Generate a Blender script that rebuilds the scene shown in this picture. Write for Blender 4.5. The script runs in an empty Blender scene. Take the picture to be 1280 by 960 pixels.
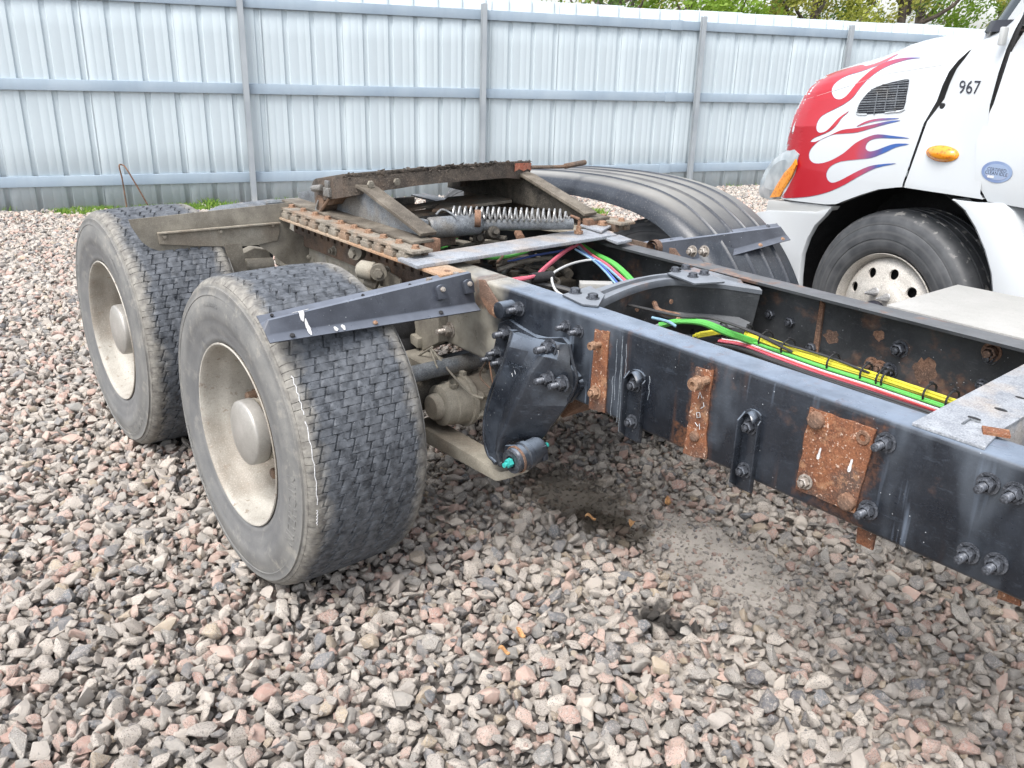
import bpy, bmesh, math, random
import numpy as np
from mathutils import Vector, Matrix, noise as mnoise
from mathutils.geometry import tessellate_polygon
from mathutils.bvhtree import BVHTree
PI = math.pi
R = math.radians
rnd = random.Random(7)
scene = bpy.context.scene
COL = scene.collection

# ------------------------------------------------------------------ camera
CX, CY, CZ = 2.5109, -2.1434, 1.6578
YAW, PITCH, ROLL, FPX = R(140.5605), R(-20.8748), R(1.6503), 1097.87
fwd = Vector((math.cos(YAW)*math.cos(PITCH), math.sin(YAW)*math.cos(PITCH), math.sin(PITCH)))
_r = fwd.cross(Vector((0, 0, 1))).normalized()
_u = _r.cross(fwd)
RT = _r*math.cos(ROLL) + _u*math.sin(ROLL)
UP = _u*math.cos(ROLL) - _r*math.sin(ROLL)
CAM = Vector((CX, CY, CZ))
cd = bpy.data.cameras.new('camera')
cam = bpy.data.objects.new('camera', cd)
COL.objects.link(cam)
m = Matrix((RT, UP, -fwd)).transposed().to_4x4()
m.translation = CAM
cam.matrix_world = m
cd.sensor_width = 36
cd.lens = 36*FPX/1280
cd.clip_start = 0.05
cd.clip_end = 500
scene.camera = cam

def ray(px, py):
    return (fwd + RT*((px-640)/FPX) - UP*((py-480)/FPX))
def at(ax, v, px, py):
    """point of the place seen at photograph position (px, py) on the plane x/y/z = v"""
    d = ray(px, py)
    return CAM + d*((v-CAM[ax])/d[ax])

# ------------------------------------------------------------------ light
SUN_EL, SUN_AZ = R(60), R(288)          # azimuth of the direction towards the sun, from +X counter-clockwise
world = bpy.data.worlds.new('World')
scene.world = world
world.use_nodes = True
wn = world.node_tree.nodes
wl = world.node_tree.links
wn.clear()
sky = wn.new('ShaderNodeTexSky')
sky.sky_type = 'NISHITA'
sky.sun_disc = False
sky.sun_elevation = SUN_EL
sky.sun_rotation = PI/2 - SUN_AZ
sky.air_density = 1.0
sky.dust_density = 3.0
sky.ozone_density = 1.0
hs = wn.new('ShaderNodeHueSaturation')
hs.inputs['Saturation'].default_value = 0.38
hs.inputs['Value'].default_value = 1.6
bg = wn.new('ShaderNodeBackground')
bg.inputs['Strength'].default_value = 0.15
wo = wn.new('ShaderNodeOutputWorld')
wl.new(sky.outputs[0], hs.inputs['Color'])
wl.new(hs.outputs[0], bg.inputs['Color'])
wl.new(bg.outputs[0], wo.inputs['Surface'])
sd = bpy.data.lights.new('sun', 'SUN')
sd.energy = 1.7
sd.angle = R(26)
sd.color = (1.0, 0.97, 0.93)
sun = bpy.data.objects.new('sun', sd)
COL.objects.link(sun)
sdir = Vector((math.cos(SUN_AZ)*math.cos(SUN_EL), math.sin(SUN_AZ)*math.cos(SUN_EL), math.sin(SUN_EL)))
sun.rotation_euler = (-sdir).to_track_quat('-Z', 'Y').to_euler()
scene.view_settings.view_transform = 'Standard'
scene.view_settings.look = 'None'
scene.view_settings.exposure = 0.70
scene.view_settings.gamma = 1.0
scene.render.engine = 'CYCLES'

# ------------------------------------------------------------------ material helper
class NT:
    def __init__(s, name):
        s.m = bpy.data.materials.new(name)
        s.m.use_nodes = True
        s.t = s.m.node_tree
        s.t.nodes.clear()
        s.out = s.t.nodes.new('ShaderNodeOutputMaterial')
        s.b = s.t.nodes.new('ShaderNodeBsdfPrincipled')
        s.t.links.new(s.b.outputs[0], s.out.inputs[0])
        s._c = {}
    def n(s, t, **k):
        x = s.t.nodes.new(t)
        for a, v in k.items():
            setattr(x, a, v)
        return x
    def l(s, a, b):
        s.t.links.new(a, b)
    def put(s, inp, v):
        if isinstance(v, bpy.types.NodeSocket):
            s.l(v, inp)
        elif isinstance(v, tuple) and len(v) == 3 and inp.type == 'RGBA':
            inp.default_value = (*v, 1)
        else:
            inp.default_value = v
    def obj(s):
        if 'o' not in s._c:
            s._c['o'] = s.n('ShaderNodeTexCoord').outputs['Object']
        return s._c['o']
    def pos(s):
        if 'p' not in s._c:
            s._c['p'] = s.n('ShaderNodeNewGeometry')
        return s._c['p'].outputs['Position']
    def nor(s):
        s.pos()
        return s._c['p'].outputs['Normal']
    def rand(s):
        return s.n('ShaderNodeObjectInfo').outputs['Random']
    def sep(s, v):
        x = s.n('ShaderNodeSeparateXYZ')
        s.l(v, x.inputs[0])
        return x.outputs
    def vmul(s, v, k):
        x = s.n('ShaderNodeVectorMath', operation='MULTIPLY')
        s.l(v, x.inputs[0])
        x.inputs[1].default_value = k
        return x.outputs[0]
    def noise(s, scale, det=3, rough=.55, vec=None, str_=None, w=None):
        x = s.n('ShaderNodeTexNoise')
        v = vec if vec is not None else s.obj()
        if str_:
            v = s.vmul(v, str_)
        s.l(v, x.inputs['Vector'])
        x.inputs['Scale'].default_value = scale
        x.inputs['Detail'].default_value = det
        x.inputs['Roughness'].default_value = rough
        return x.outputs[0]
    def voro(s, scale, feat='F1', vec=None):
        x = s.n('ShaderNodeTexVoronoi', feature=feat)
        s.l(vec if vec is not None else s.obj(), x.inputs['Vector'])
        x.inputs['Scale'].default_value = scale
        return x.outputs[0]
    def rng(s, v, a, b, c=0., d=1.):
        x = s.n('ShaderNodeMapRange')
        x.clamp = True
        s.l(v, x.inputs[0])
        for i, q in enumerate((a, b, c, d)):
            x.inputs[i+1].default_value = q
        return x.outputs[0]
    def math(s, op, a, b=0.):
        x = s.n('ShaderNodeMath', operation=op)
        s.put(x.inputs[0], a)
        s.put(x.inputs[1], b)
        return x.outputs[0]
    def mix(s, f, a, b, mode='MIX'):
        x = s.n('ShaderNodeMix', data_type='RGBA', blend_type=mode)
        s.put(x.inputs[0], f)
        s.put(x.inputs[6], a)
        s.put(x.inputs[7], b)
        return x.outputs[2]
    def ramp(s, v, stops, interp='LINEAR'):
        x = s.n('ShaderNodeValToRGB')
        x.color_ramp.interpolation = interp
        e = x.color_ramp.elements
        while len(e) < len(stops):
            e.new(0.5)
        for q, (p, c) in zip(e, stops):
            q.position = p
            q.color = (*c, 1)
        s.l(v, x.inputs[0])
        return x.outputs[0]
    def bump(s, h, dist=.002, strength=1.0):
        x = s.n('ShaderNodeBump')
        x.inputs['Strength'].default_value = strength
        x.inputs['Distance'].default_value = dist
        s.l(h, x.inputs['Height'])
        s.l(x.outputs[0], s.b.inputs['Normal'])
    def fin(s, col, rough=.6, metal=0., spec=None):
        s.put(s.b.inputs['Base Color'], col)
        s.put(s.b.inputs['Roughness'], rough)
        s.put(s.b.inputs['Metallic'], metal)
        if spec is not None:
            s.b.inputs['Specular IOR Level'].default_value = spec
        return s.m

M = {}
def painted_steel(name, base, dust, rust_amt=.5, dust_amt=.5, rough=.45, tan=False, streaks=True, up=1.25):
    t = NT(name)
    big = t.noise(4, 4)
    col = t.mix(t.rng(big, .35, .7), base, tuple(min(1, c*1.9+.008) for c in base))
    # mottled dusty film and dried drips running down the web
    film = t.math('MULTIPLY', t.rng(t.noise(9, 6, .65), .45, .75), dust_amt*.55)
    col = t.mix(film, col, dust)
    if streaks:
        st = t.rng(t.noise(26, 3, .6, str_=(1, 1, .07)), .62, .72)
        st = t.math('MULTIPLY', st, t.rng(t.noise(2.5, 2), .45, .62))
        col = t.mix(t.math('MULTIPLY', st, .65), col, tuple(c*1.5 for c in dust))
    fine = t.noise(190, 3, .7)
    col = t.mix(t.rng(fine, .56, .68, 0, .35*dust_amt), col, dust)
    scr = t.rng(t.noise(60, 4, .75, str_=(.25, .25, 1.)), .60, .66)
    col = t.mix(t.math('MULTIPLY', scr, .45*dust_amt), col, dust)
    spots = t.rng(t.voro(55), .09, .05)
    spots = t.math('MULTIPLY', spots, t.rng(t.noise(7, 2), .5, .62))
    col = t.mix(t.math('MULTIPLY', spots, .8), col, (.5, .53, .55))
    nz = t.sep(t.nor())[2]
    upk = up
    up = t.rng(nz, .55, .97)
    upm = t.math('MULTIPLY', up, t.rng(t.noise(14, 5), .25, .6, .55, .95))
    col = t.mix(upm, col, tuple(c*upk for c in dust))
    rn = t.rng(t.noise(6.5, 7, .62, vec=t.vmul(t.pos(), (1, 1, 1.2))), .64-.12*rust_amt, .70)
    rn = t.math('MULTIPLY', rn, t.rng(nz, -.2, .9, .35, 1.))
    rcol = t.mix(t.rng(t.noise(60, 3), .4, .65), (.23, .085, .035), (.42, .22, .11))
    col = t.mix(t.math('MULTIPLY', rn, min(1, rust_amt*1.1)), col, rcol)
    if tan:
        x = t.sep(t.pos())[0]
        f = t.math('ADD', x, t.rng(t.noise(5, 3), .3, .7, -.08, .08))
        f = t.rng(f, .42, .30)
        tc = t.mix(t.rng(t.noise(18, 5), .35, .65), (.20, .185, .155), (.33, .31, .26))
        col = t.mix(f, col, tc)
    if tan:
        q = t.sep(t.pos())
        wob = t.rng(t.noise(24, 5, .7), .3, .7, -.035, .035)
        for (hx, hz, rx_, rz_, am) in ((.83, .78, .034, .125, .4), (1.195, .79, .040, .13, .5), (1.592, .81, .088, .108, .55), (1.165, .70, .045, .035, .7), (1.60, .69, .07, .02, .3), (.25, .90, .03, .05, .6)):
            ax_ = t.math('DIVIDE', t.math('ABSOLUTE', t.math('SUBTRACT', q[0], hx)), rx_)
            az_ = t.math('DIVIDE', t.math('ABSOLUTE', t.math('SUBTRACT', q[2], hz)), rz_)
            dd_ = t.math('ADD', t.math('MAXIMUM', ax_, az_), t.math('MULTIPLY', wob, 9.))
            k_ = t.math('MULTIPLY', t.rng(dd_, 1.12, .85), am)
            col = t.mix(k_, col, t.mix(t.rng(t.noise(70, 4, .7), .4, .6), (.035, .02, .015), (.15, .065, .033)))
        # runs of rust below the plates
        run = t.math('MULTIPLY', t.rng(t.noise(30, 3, .6, str_=(1, 1, .05)), .58, .70), t.rng(t.noise(1.7, 2), .42, .6))
        col = t.mix(t.math('MULTIPLY', run, .35), col, (.16, .075, .04))
        # dull scuffed areas
        col = t.mix(t.math('MULTIPLY', t.rng(t.noise(3.2, 3, .6, vec=t.vmul(t.pos(), (1.6, 1, .7))), .52, .62), .22), col, (.20, .235, .28))
    t.bump(t.noise(70, 6, .6), .0015, .5)
    r = t.rng(t.noise(12, 4), .3, .7, rough-.12, rough+.2)
    r = t.math('ADD', r, t.math('MULTIPLY', rn, .3))
    return t.fin(col, r)

def dusty(name, a, b, scale=20, rough=.85, bump=.002, metal=0., speck=None, patch=None, grain=.45, patch2=None):
    t = NT(name)
    col = t.mix(t.rng(t.noise(scale, 6, .62), .33, .68), a, b)
    if patch:
        col = t.mix(t.math('MULTIPLY', t.rng(t.noise(scale*.3, 4), .48, .6), patch[1]), col, patch[0])
    if patch2:
        col = t.mix(t.math('MULTIPLY', t.rng(t.noise(scale*.8, 5, .7), .54, .62), patch2[1]), col, patch2[0])
    if speck:
        col = t.mix(t.rng(t.noise(scale*6, 3), .62, .7), col, speck)
    fine = t.noise(230, 3, .7)
    col = t.mix(t.rng(fine, .54, .68, 0, grain), col, tuple(min(1, q*1.8+.03) for q in b))
    col = t.mix(t.rng(fine, .46, .34, 0, grain*1.3), col, tuple(q*.35 for q in a))
    med = t.noise(48, 4, .7)
    col = t.mix(t.rng(med, .45, .33, 0, grain), col, tuple(q*.45 for q in a))
    t.bump(t.noise(scale*3, 6, .65), bump, .7)
    return t.fin(col, rough, metal)

M['frame'] = painted_steel('black_frame_paint', (.006, .008, .012), (.13, .16, .205), .22, .22, .30, tan=True, up=1.35)
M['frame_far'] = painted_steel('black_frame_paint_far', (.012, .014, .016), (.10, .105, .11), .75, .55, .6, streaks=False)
M['cast'] = painted_steel('black_cast_paint', (.008, .010, .014), (.12, .145, .18), .0, .45, .26, streaks=False)
M['arm'] = painted_steel('grey_black_steel', (.022, .025, .033), (.13, .145, .175), .05, .4, .34, streaks=False)
M['greytop'] = painted_steel('dusty_grey_steel', (.05, .056, .065), (.165, .18, .20), .4, .5, .4, streaks=False)
M['bolt'] = dusty('dark_bolt_steel', (.03, .033, .04), (.12, .13, .15), 60, .45, .0005, .4)
M['rust'] = dusty('rusted_steel', (.115, .043, .022), (.235, .092, .040), 22, .9, .003, speck=(.50, .38, .30), patch=((.075, .055, .045), .85), patch2=((.36, .20, .11), .6))
M['rust2'] = dusty('brown_rusted_steel', (.13, .065, .038), (.24, .14, .09), 30, .85, .002, patch=((.05, .04, .035), .6))
M['rustbolt'] = dusty('rusted_bolt', (.17, .09, .05), (.32, .2, .13), 50, .75, .001)
M['nut'] = dusty('worn_nut_steel', (.22, .18, .15), (.45, .42, .38), 60, .5, .0006, .4)
M['tan'] = dusty('dirt_coated_steel', (.16, .145, .12), (.27, .25, .205), 14, .9, .002, patch=((.09, .078, .06), .6), grain=.2)
M['tanlight'] = dusty('dirt_coated_light', (.235, .215, .175), (.34, .315, .26), 16, .9, .0015, patch=((.15, .11, .075), .5), grain=.2)
M['brace'] = dusty('grimy_brace_steel', (.085, .072, .055), (.20, .175, .14), 16, .85, .002, patch=((.05, .04, .03), .7), grain=.3)
M['comb'] = dusty('dusty_rack_steel', (.135, .115, .09), (.28, .25, .205), 18, .85, .0015, patch=((.26, .15, .085), .7))
M['combrust'] = dusty('rust_tinted_strip', (.27, .20, .14), (.40, .31, .225), 14, .85, .001, patch=((.33, .16, .07), .6))
M['darkbrown'] = dusty('oily_brown_steel', (.055, .042, .032), (.14, .10, .075), 22, .8, .002, patch=((.20, .115, .065), .5))
M['grease'] = dusty('greasy_plate', (.028, .023, .019), (.10, .08, .062), 26, .7, .006, speck=(.19, .15, .12), patch=((.12, .08, .055), .4))
M['redplate'] = dusty('red_oxide_mark', (.42, .11, .06), (.5, .22, .14), 50, .8, .003)
M['galv'] = dusty('bright_worn_steel', (.22, .235, .26), (.36, .38, .405), 20, .5, .0008, .15, patch=((.42, .34, .26), .5))
M['alu'] = dusty('white_grey_aluminium', (.33, .325, .305), (.39, .385, .365), 6, .6, .0003, .1, grain=.12)
M['spring'] = dusty('bare_spring_wire', (.30, .30, .295), (.50, .50, .49), 40, .35, .0004, .6)
M['cyl'] = dusty('grey_cylinder', (.085, .095, .105), (.19, .205, .22), 22, .5, .0008, .1, patch=((.2, .17, .13), .5))
M['black'] = dusty('matt_black', (.008, .008, .009), (.02, .02, .022), 20, .8, .001)
M['innards'] = dusty('dirty_machinery', (.022, .020, .017), (.085, .075, .06), 18, .85, .003, patch=((.12, .10, .075), .6))
M['drip'] = dusty('dried_grey_drip', (.10, .12, .14), (.30, .33, .36), 40, .7, .0005)
M['teal'] = dusty('teal_bolt_coating', (.02, .30, .27), (.05, .42, .38), 60, .5, .0005)
M['whitemark'] = dusty('white_paint_mark', (.50, .50, .50), (.66, .66, .66), 60, .8, .0005)
for nm, c in dict(yellow=(.80, .72, .02), green=(.10, .55, .07), red=(.62, .05, .05), pink=(.72, .12, .18), blue=(.03, .10, .45),
                  white=(.68, .69, .68), blackcable=(.012, .012, .013), pinkpale=(.8, .42, .45), lightblue=(.25, .45, .6)).items():
    M['c_'+nm] = dusty('cable_'+nm, tuple(q*.72+.02 for q in c), tuple(min(1, q*.62+.03) for q in c), 25, .5, .0003, grain=.18)

# tyres
def tyre_mat(name, wheel_axis='y'):
    t = NT(name)
    s = t.sep(t.obj())
    rad = t.math('SQRT', t.math('ADD', t.math('MULTIPLY', s[0], s[0]), t.math('MULTIPLY', s[2], s[2])))
    ay = t.math('ABSOLUTE', s[1])
    n1 = t.noise(9, 6, .65)
    n2 = t.noise(38, 5, .65)
    rub = t.mix(t.rng(n2, .36, .64), (.026, .030, .036), (.105, .115, .13))
    rub = t.mix(t.rng(t.noise(85, 2, .5), .62, .70, 0, .7), rub, (.012, .014, .018))
    rub = t.mix(t.rng(t.voro(70), .075, .03, 0, .8), rub, (.45, .46, .48))
    rub = t.mix(t.math('MULTIPLY', t.rng(n1, .45, .7), .5), rub, (.14, .15, .165))
    # dried mud on the worn shoulders
    sh = t.math('ADD', ay, t.rng(n1, .3, .7, -.028, .028))
    sh = t.rng(sh, .135, .178)
    mud = t.mix(t.rng(n2, .35, .65), (.14, .13, .115), (.27, .255, .22))
    rub = t.mix(t.math('MULTIPLY', sh, .85), rub, mud)
    side = t.mix(t.rng(n1, .35, .65), (.13, .131, .128), (.20, .197, .185))
    ring = t.rng(t.math('SINE', t.math('MULTIPLY', rad, 140.)), -.2, 1.)
    side = t.mix(t.math('MULTIPLY', ring, .22), side, (.10, .102, .105))
    scuff = t.math('MULTIPLY', t.rng(t.noise(14, 6, .7), .54, .64), .55)
    side = t.mix(scuff, side, (.30, .285, .25))
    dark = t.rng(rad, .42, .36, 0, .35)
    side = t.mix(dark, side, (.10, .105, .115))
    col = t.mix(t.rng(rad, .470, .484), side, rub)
    t.bump(t.math('ADD', n2, t.math('MULTIPLY', t.noise(130, 4), .5)), .002, .7)
    return t.fin(col, t.rng(n1, .3, .7, .55, .85))
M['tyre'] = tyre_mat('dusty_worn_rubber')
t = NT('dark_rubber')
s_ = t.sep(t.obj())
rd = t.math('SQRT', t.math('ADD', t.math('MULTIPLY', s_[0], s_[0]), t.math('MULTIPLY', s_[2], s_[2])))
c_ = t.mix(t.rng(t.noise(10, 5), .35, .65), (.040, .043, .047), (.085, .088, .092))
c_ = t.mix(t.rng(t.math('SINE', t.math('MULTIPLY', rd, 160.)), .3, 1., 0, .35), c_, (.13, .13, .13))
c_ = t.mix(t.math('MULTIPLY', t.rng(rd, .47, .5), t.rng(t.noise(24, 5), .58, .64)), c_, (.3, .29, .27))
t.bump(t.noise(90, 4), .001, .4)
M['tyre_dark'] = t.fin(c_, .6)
M['rim'] = dusty('dirty_pale_rim', (.33, .31, .27), (.45, .43, .385), 7, .6, .0008, .05, speck=(.24, .2, .16), patch=((.21, .18, .145), .8), grain=.2)
M['hubcap'] = dusty('brushed_hub_cap', (.30, .29, .265), (.40, .385, .36), 9, .42, .0004, .3, grain=.12)
M['steelrim'] = dusty('grey_white_rim', (.40, .38, .34), (.52, .495, .455), 9, .5, .0006, .05, patch=((.4, .35, .29), .4))
M['lug'] = dusty('chrome_lug_cover', (.42, .42, .42), (.6, .6, .6), 30, .3, .0003, .7)
# plastic fender
t = NT('dusty_black_plastic')
nz = t.sep(t.nor())[2]
c_ = t.mix(t.rng(t.noise(7, 5), .35, .65), (.018, .022, .030), (.038, .045, .056))
dst = t.math('MULTIPLY', t.rng(nz, .78, .99), t.rng(t.noise(5, 4), .3, .6, .6, 1.))
c_ = t.mix(dst, c_, (.25, .24, .215))
c_ = t.mix(t.rng(t.noise(150, 3, .7), .55, .7, 0, .3), c_, (.25, .25, .24))
t.bump(t.noise(120, 4), .0006, .4)
M['fender'] = t.fin(c_, .36)
# vehicle paint
def paint(name, c, rough=.22, dirt=.25):
    t = NT(name)
    k = t.mix(t.math('MULTIPLY', t.rng(t.noise(3, 5), .45, .75), dirt), c, (.42, .40, .36))
    t.b.inputs['Coat Weight'].default_value = .15
    t.b.inputs['Coat Roughness'].default_value = .12
    return t.fin(k, rough)
M['white'] = paint('white_truck_paint', (.52, .545, .56), .25, .16)
M['greyplastic'] = paint('pale_grey_plastic', (.45, .46, .455), .5, .3)
t = NT('flame_print')
x = t.sep(t.obj())[0]
xx = t.math('ADD', x, t.rng(t.noise(5, 2), .3, .7, -.05, .05))
c_ = t.ramp(t.rng(xx, .10, .62), [(0, (.03, .09, .30)), (.08, (.07, .07, .22)), (.20, (.28, .06, .12)), (.38, (.42, .03, .045)), (1, (.36, .006, .014))])
t.b.inputs['Coat Weight'].default_value = .15
M['flame'] = t.fin(c_, .3)
t = NT('flame_outline'); M['flameline'] = t.fin((.22, .20, .30), .3)
t = NT('amber_lens'); t.b.inputs['Coat Weight'].default_value = .6; M['amber'] = t.fin(t.mix(t.rng(t.voro(60), .1, .5), (.60, .13, .01), (.80, .30, .02)), .25)
t = NT('clear_lens'); t.b.inputs['Coat Weight'].default_value = .8; M['lens'] = t.fin(t.mix(t.rng(t.noise(9, 2), .4, .6), (.33, .37, .39), (.50, .54, .56)), .12, .1)
t = NT('dark_glass'); M['glass'] = t.fin((.02, .03, .035), .05)
t = NT('ink_black'); M['ink'] = t.fin((.02, .02, .03), .4)
t = NT('sticker_blue'); M['stickerblue'] = t.fin(t.mix(t.rng(t.noise(9, 2), .4, .6), (.16, .22, .38), (.24, .31, .44)), .4)
t = NT('sticker_pale'); M['stickerpale'] = t.fin(t.mix(t.rng(t.noise(12, 2), .4, .6), (.26, .33, .46), (.38, .33, .40)), .4)
# fence
def fence_mat(name, a, b, streak):
    t = NT(name)
    c = t.mix(t.rng(t.noise(1.6, 4), .35, .65), a, b)
    c = t.mix(t.math('MULTIPLY', t.rng(t.noise(7, 4, .6, str_=(1, 1, .12)), .5, .72), streak), c, tuple(q*.8 for q in a))
    c = t.mix(t.math('MULTIPLY', t.rng(t.rand(), 0, 1), .07), c, tuple(q*.75 for q in a))
    z = t.sep(t.pos())[2]
    mud = t.math('MULTIPLY', t.rng(z, .22, .02), t.rng(t.noise(9, 5), .35, .6))
    c = t.mix(t.math('MULTIPLY', mud, .3), c, (.42, .41, .38))
    t.bump(t.noise(1.1, 2), .002, .3)
    return t.fin(c, .72, spec=.25)
M['fence'] = fence_mat('pale_blue_sheet', (.465, .53, .56), (.485, .55, .58), .05)
M['girt'] = fence_mat('blue_grey_girt', (.27, .34, .41), (.34, .41, .47), .3)
M['post'] = fence_mat('galvanised_post', (.27, .30, .325), (.37, .40, .42), .5)
# ground
t = NT('gritty_dirt')
n1 = t.noise(3, 6, .65, vec=t.pos())
c_ = t.mix(t.rng(n1, .35, .65), (.13, .115, .10), (.23, .205, .18))
c_ = t.mix(t.rng(t.noise(160, 3, vec=t.pos()), .5, .65), c_, (.32, .29, .26))
t.bump(t.math('ADD', t.noise(90, 5, vec=t.pos()), n1), .01, .8)
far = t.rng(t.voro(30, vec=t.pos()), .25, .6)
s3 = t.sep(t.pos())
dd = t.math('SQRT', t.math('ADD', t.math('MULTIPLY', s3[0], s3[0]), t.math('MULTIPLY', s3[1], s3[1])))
cnear = t.mix(.45, c_, (.06, .055, .05))  # near ground darkened in colour to read as shaded crevices between stones
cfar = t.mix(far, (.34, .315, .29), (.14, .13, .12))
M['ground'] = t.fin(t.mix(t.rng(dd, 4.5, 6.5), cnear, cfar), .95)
t = NT('fine_dusty_silt')
c_ = t.mix(t.rng(t.noise(7, 6, vec=t.pos()), .35, .65), (.36, .33, .29), (.50, .455, .405))
c_ = t.mix(t.rng(t.voro(150, vec=t.pos()), .35, .1), c_, (.36, .33, .30))
px_ = t.sep(t.pos())
def blob(t, x0, y0, rx, ry, nscale=12, amp=.5):
    s = t.sep(t.pos())
    dx = t.math('DIVIDE', t.math('SUBTRACT', s[0], x0), rx)
    dy = t.math('DIVIDE', t.math('SUBTRACT', s[1], y0), ry)
    d = t.math('SQRT', t.math('ADD', t.math('MULTIPLY', dx, dx), t.math('MULTIPLY', dy, dy)))
    d = t.math('ADD', d, t.rng(t.noise(nscale, 4, vec=t.pos()), .2, .8, -amp, amp))
    return t.rng(d, 1.15, .75)
OIL = [(1.02, -.30, .10, .07), (1.13, -.27, .04, .04)]
WET = [(.28, .02, .34, .18), (.55, -.02, .20, .10)]
def stains(t, col):
    for q in WET:
        col = t.mix(t.math('MULTIPLY', blob(t, *q), .72), col, (.045, .034, .02))
    for q in OIL:
        col = t.mix(t.math('MULTIPLY', blob(t, *q), .9), col, (.010, .009, .008))
    return col
t.bump(t.noise(120, 5, vec=t.pos()), .004, .8)
M['silt'] = t.fin(stains(t, c_), .95)
t = NT('crushed_granite')
rr = t.rand()
base = t.ramp(rr, [(0, (.40, .375, .345)), (.16, (.48, .45, .41)), (.29, (.30, .295, .28)), (.40, (.50, .36, .31)), (.52, (.44, .41, .375)),
                   (.62, (.15, .165, .185)), (.69, (.52, .48, .43)), (.79, (.42, .27, .23)), (.86, (.24, .245, .24)), (.93, (.42, .35, .26)), (.97, (.11, .12, .14))], 'CONSTANT')
v2 = t.math('FRACT', t.math('MULTIPLY', rr, 37.31))
base = t.mix(t.math('MULTIPLY', v2, .35), base, (.42, .375, .33))
sp = t.noise(2.6, 5, .75)
tex = t.rng(t.math('FRACT', t.math('MULTIPLY', rr, 91.7)), .15, .5)
base = t.mix(t.math('MULTIPLY', t.rng(t.noise(5.5, 4, .85), .53, .58), t.math('MULTIPLY', tex, .85)), base, (.075, .07, .07))
base = t.mix(t.math('MULTIPLY', t.rng(t.noise(4.5, 4, .85, str_=(1.1, .9, 1.3)), .53, .60), t.math('MULTIPLY', tex, .6)), base, (.56, .53, .49))
base = t.mix(t.math('MULTIPLY', t.rng(sp, .42, .62), .4), base, (.46, .42, .375))
t.bump(t.noise(5, 6, .8), .007, 1.)
base = t.mix(1., base, (1.06, 1.03, 1.0), 'MULTIPLY')
M['stone'] = t.fin(stains(t, base), .85)
t = NT('grass_blades'); M['grass'] = t.fin(t.mix(t.rng(t.noise(30, 2, vec=t.pos()), .4, .6), (.10, .22, .03), (.26, .38, .06)), .7)
def leafmat(nm, a, b):
    t = NT(nm)
    c = t.mix(t.rng(t.noise(1.6, 3, vec=t.pos()), .35, .65), a, b)
    t.fin(c, .6)
    tr = t.n('ShaderNodeBsdfTranslucent'); t.l(c, tr.inputs[0])
    mx = t.n('ShaderNodeMixShader'); mx.inputs[0].default_value = .45
    t.l(t.b.outputs[0], mx.inputs[1]); t.l(tr.outputs[0], mx.inputs[2]); t.l(mx.outputs[0], t.out.inputs[0])
    return t.m
M['leaf0'] = leafmat('bright_green_leaves', (.17, .30, .03), (.29, .41, .05))
M['leaf1'] = leafmat('yellow_green_leaves', (.33, .37, .06), (.46, .44, .11))
M['leaf2'] = leafmat('mid_green_leaves', (.08, .16, .03), (.16, .25, .05))
M['bark'] = dusty('grey_brown_bark', (.07, .055, .045), (.16, .13, .11), 9, .95, .01)
M['deadleaf'] = dusty('orange_dead_leaf', (.40, .19, .07), (.50, .31, .15), 30, .8, .001)

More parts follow.
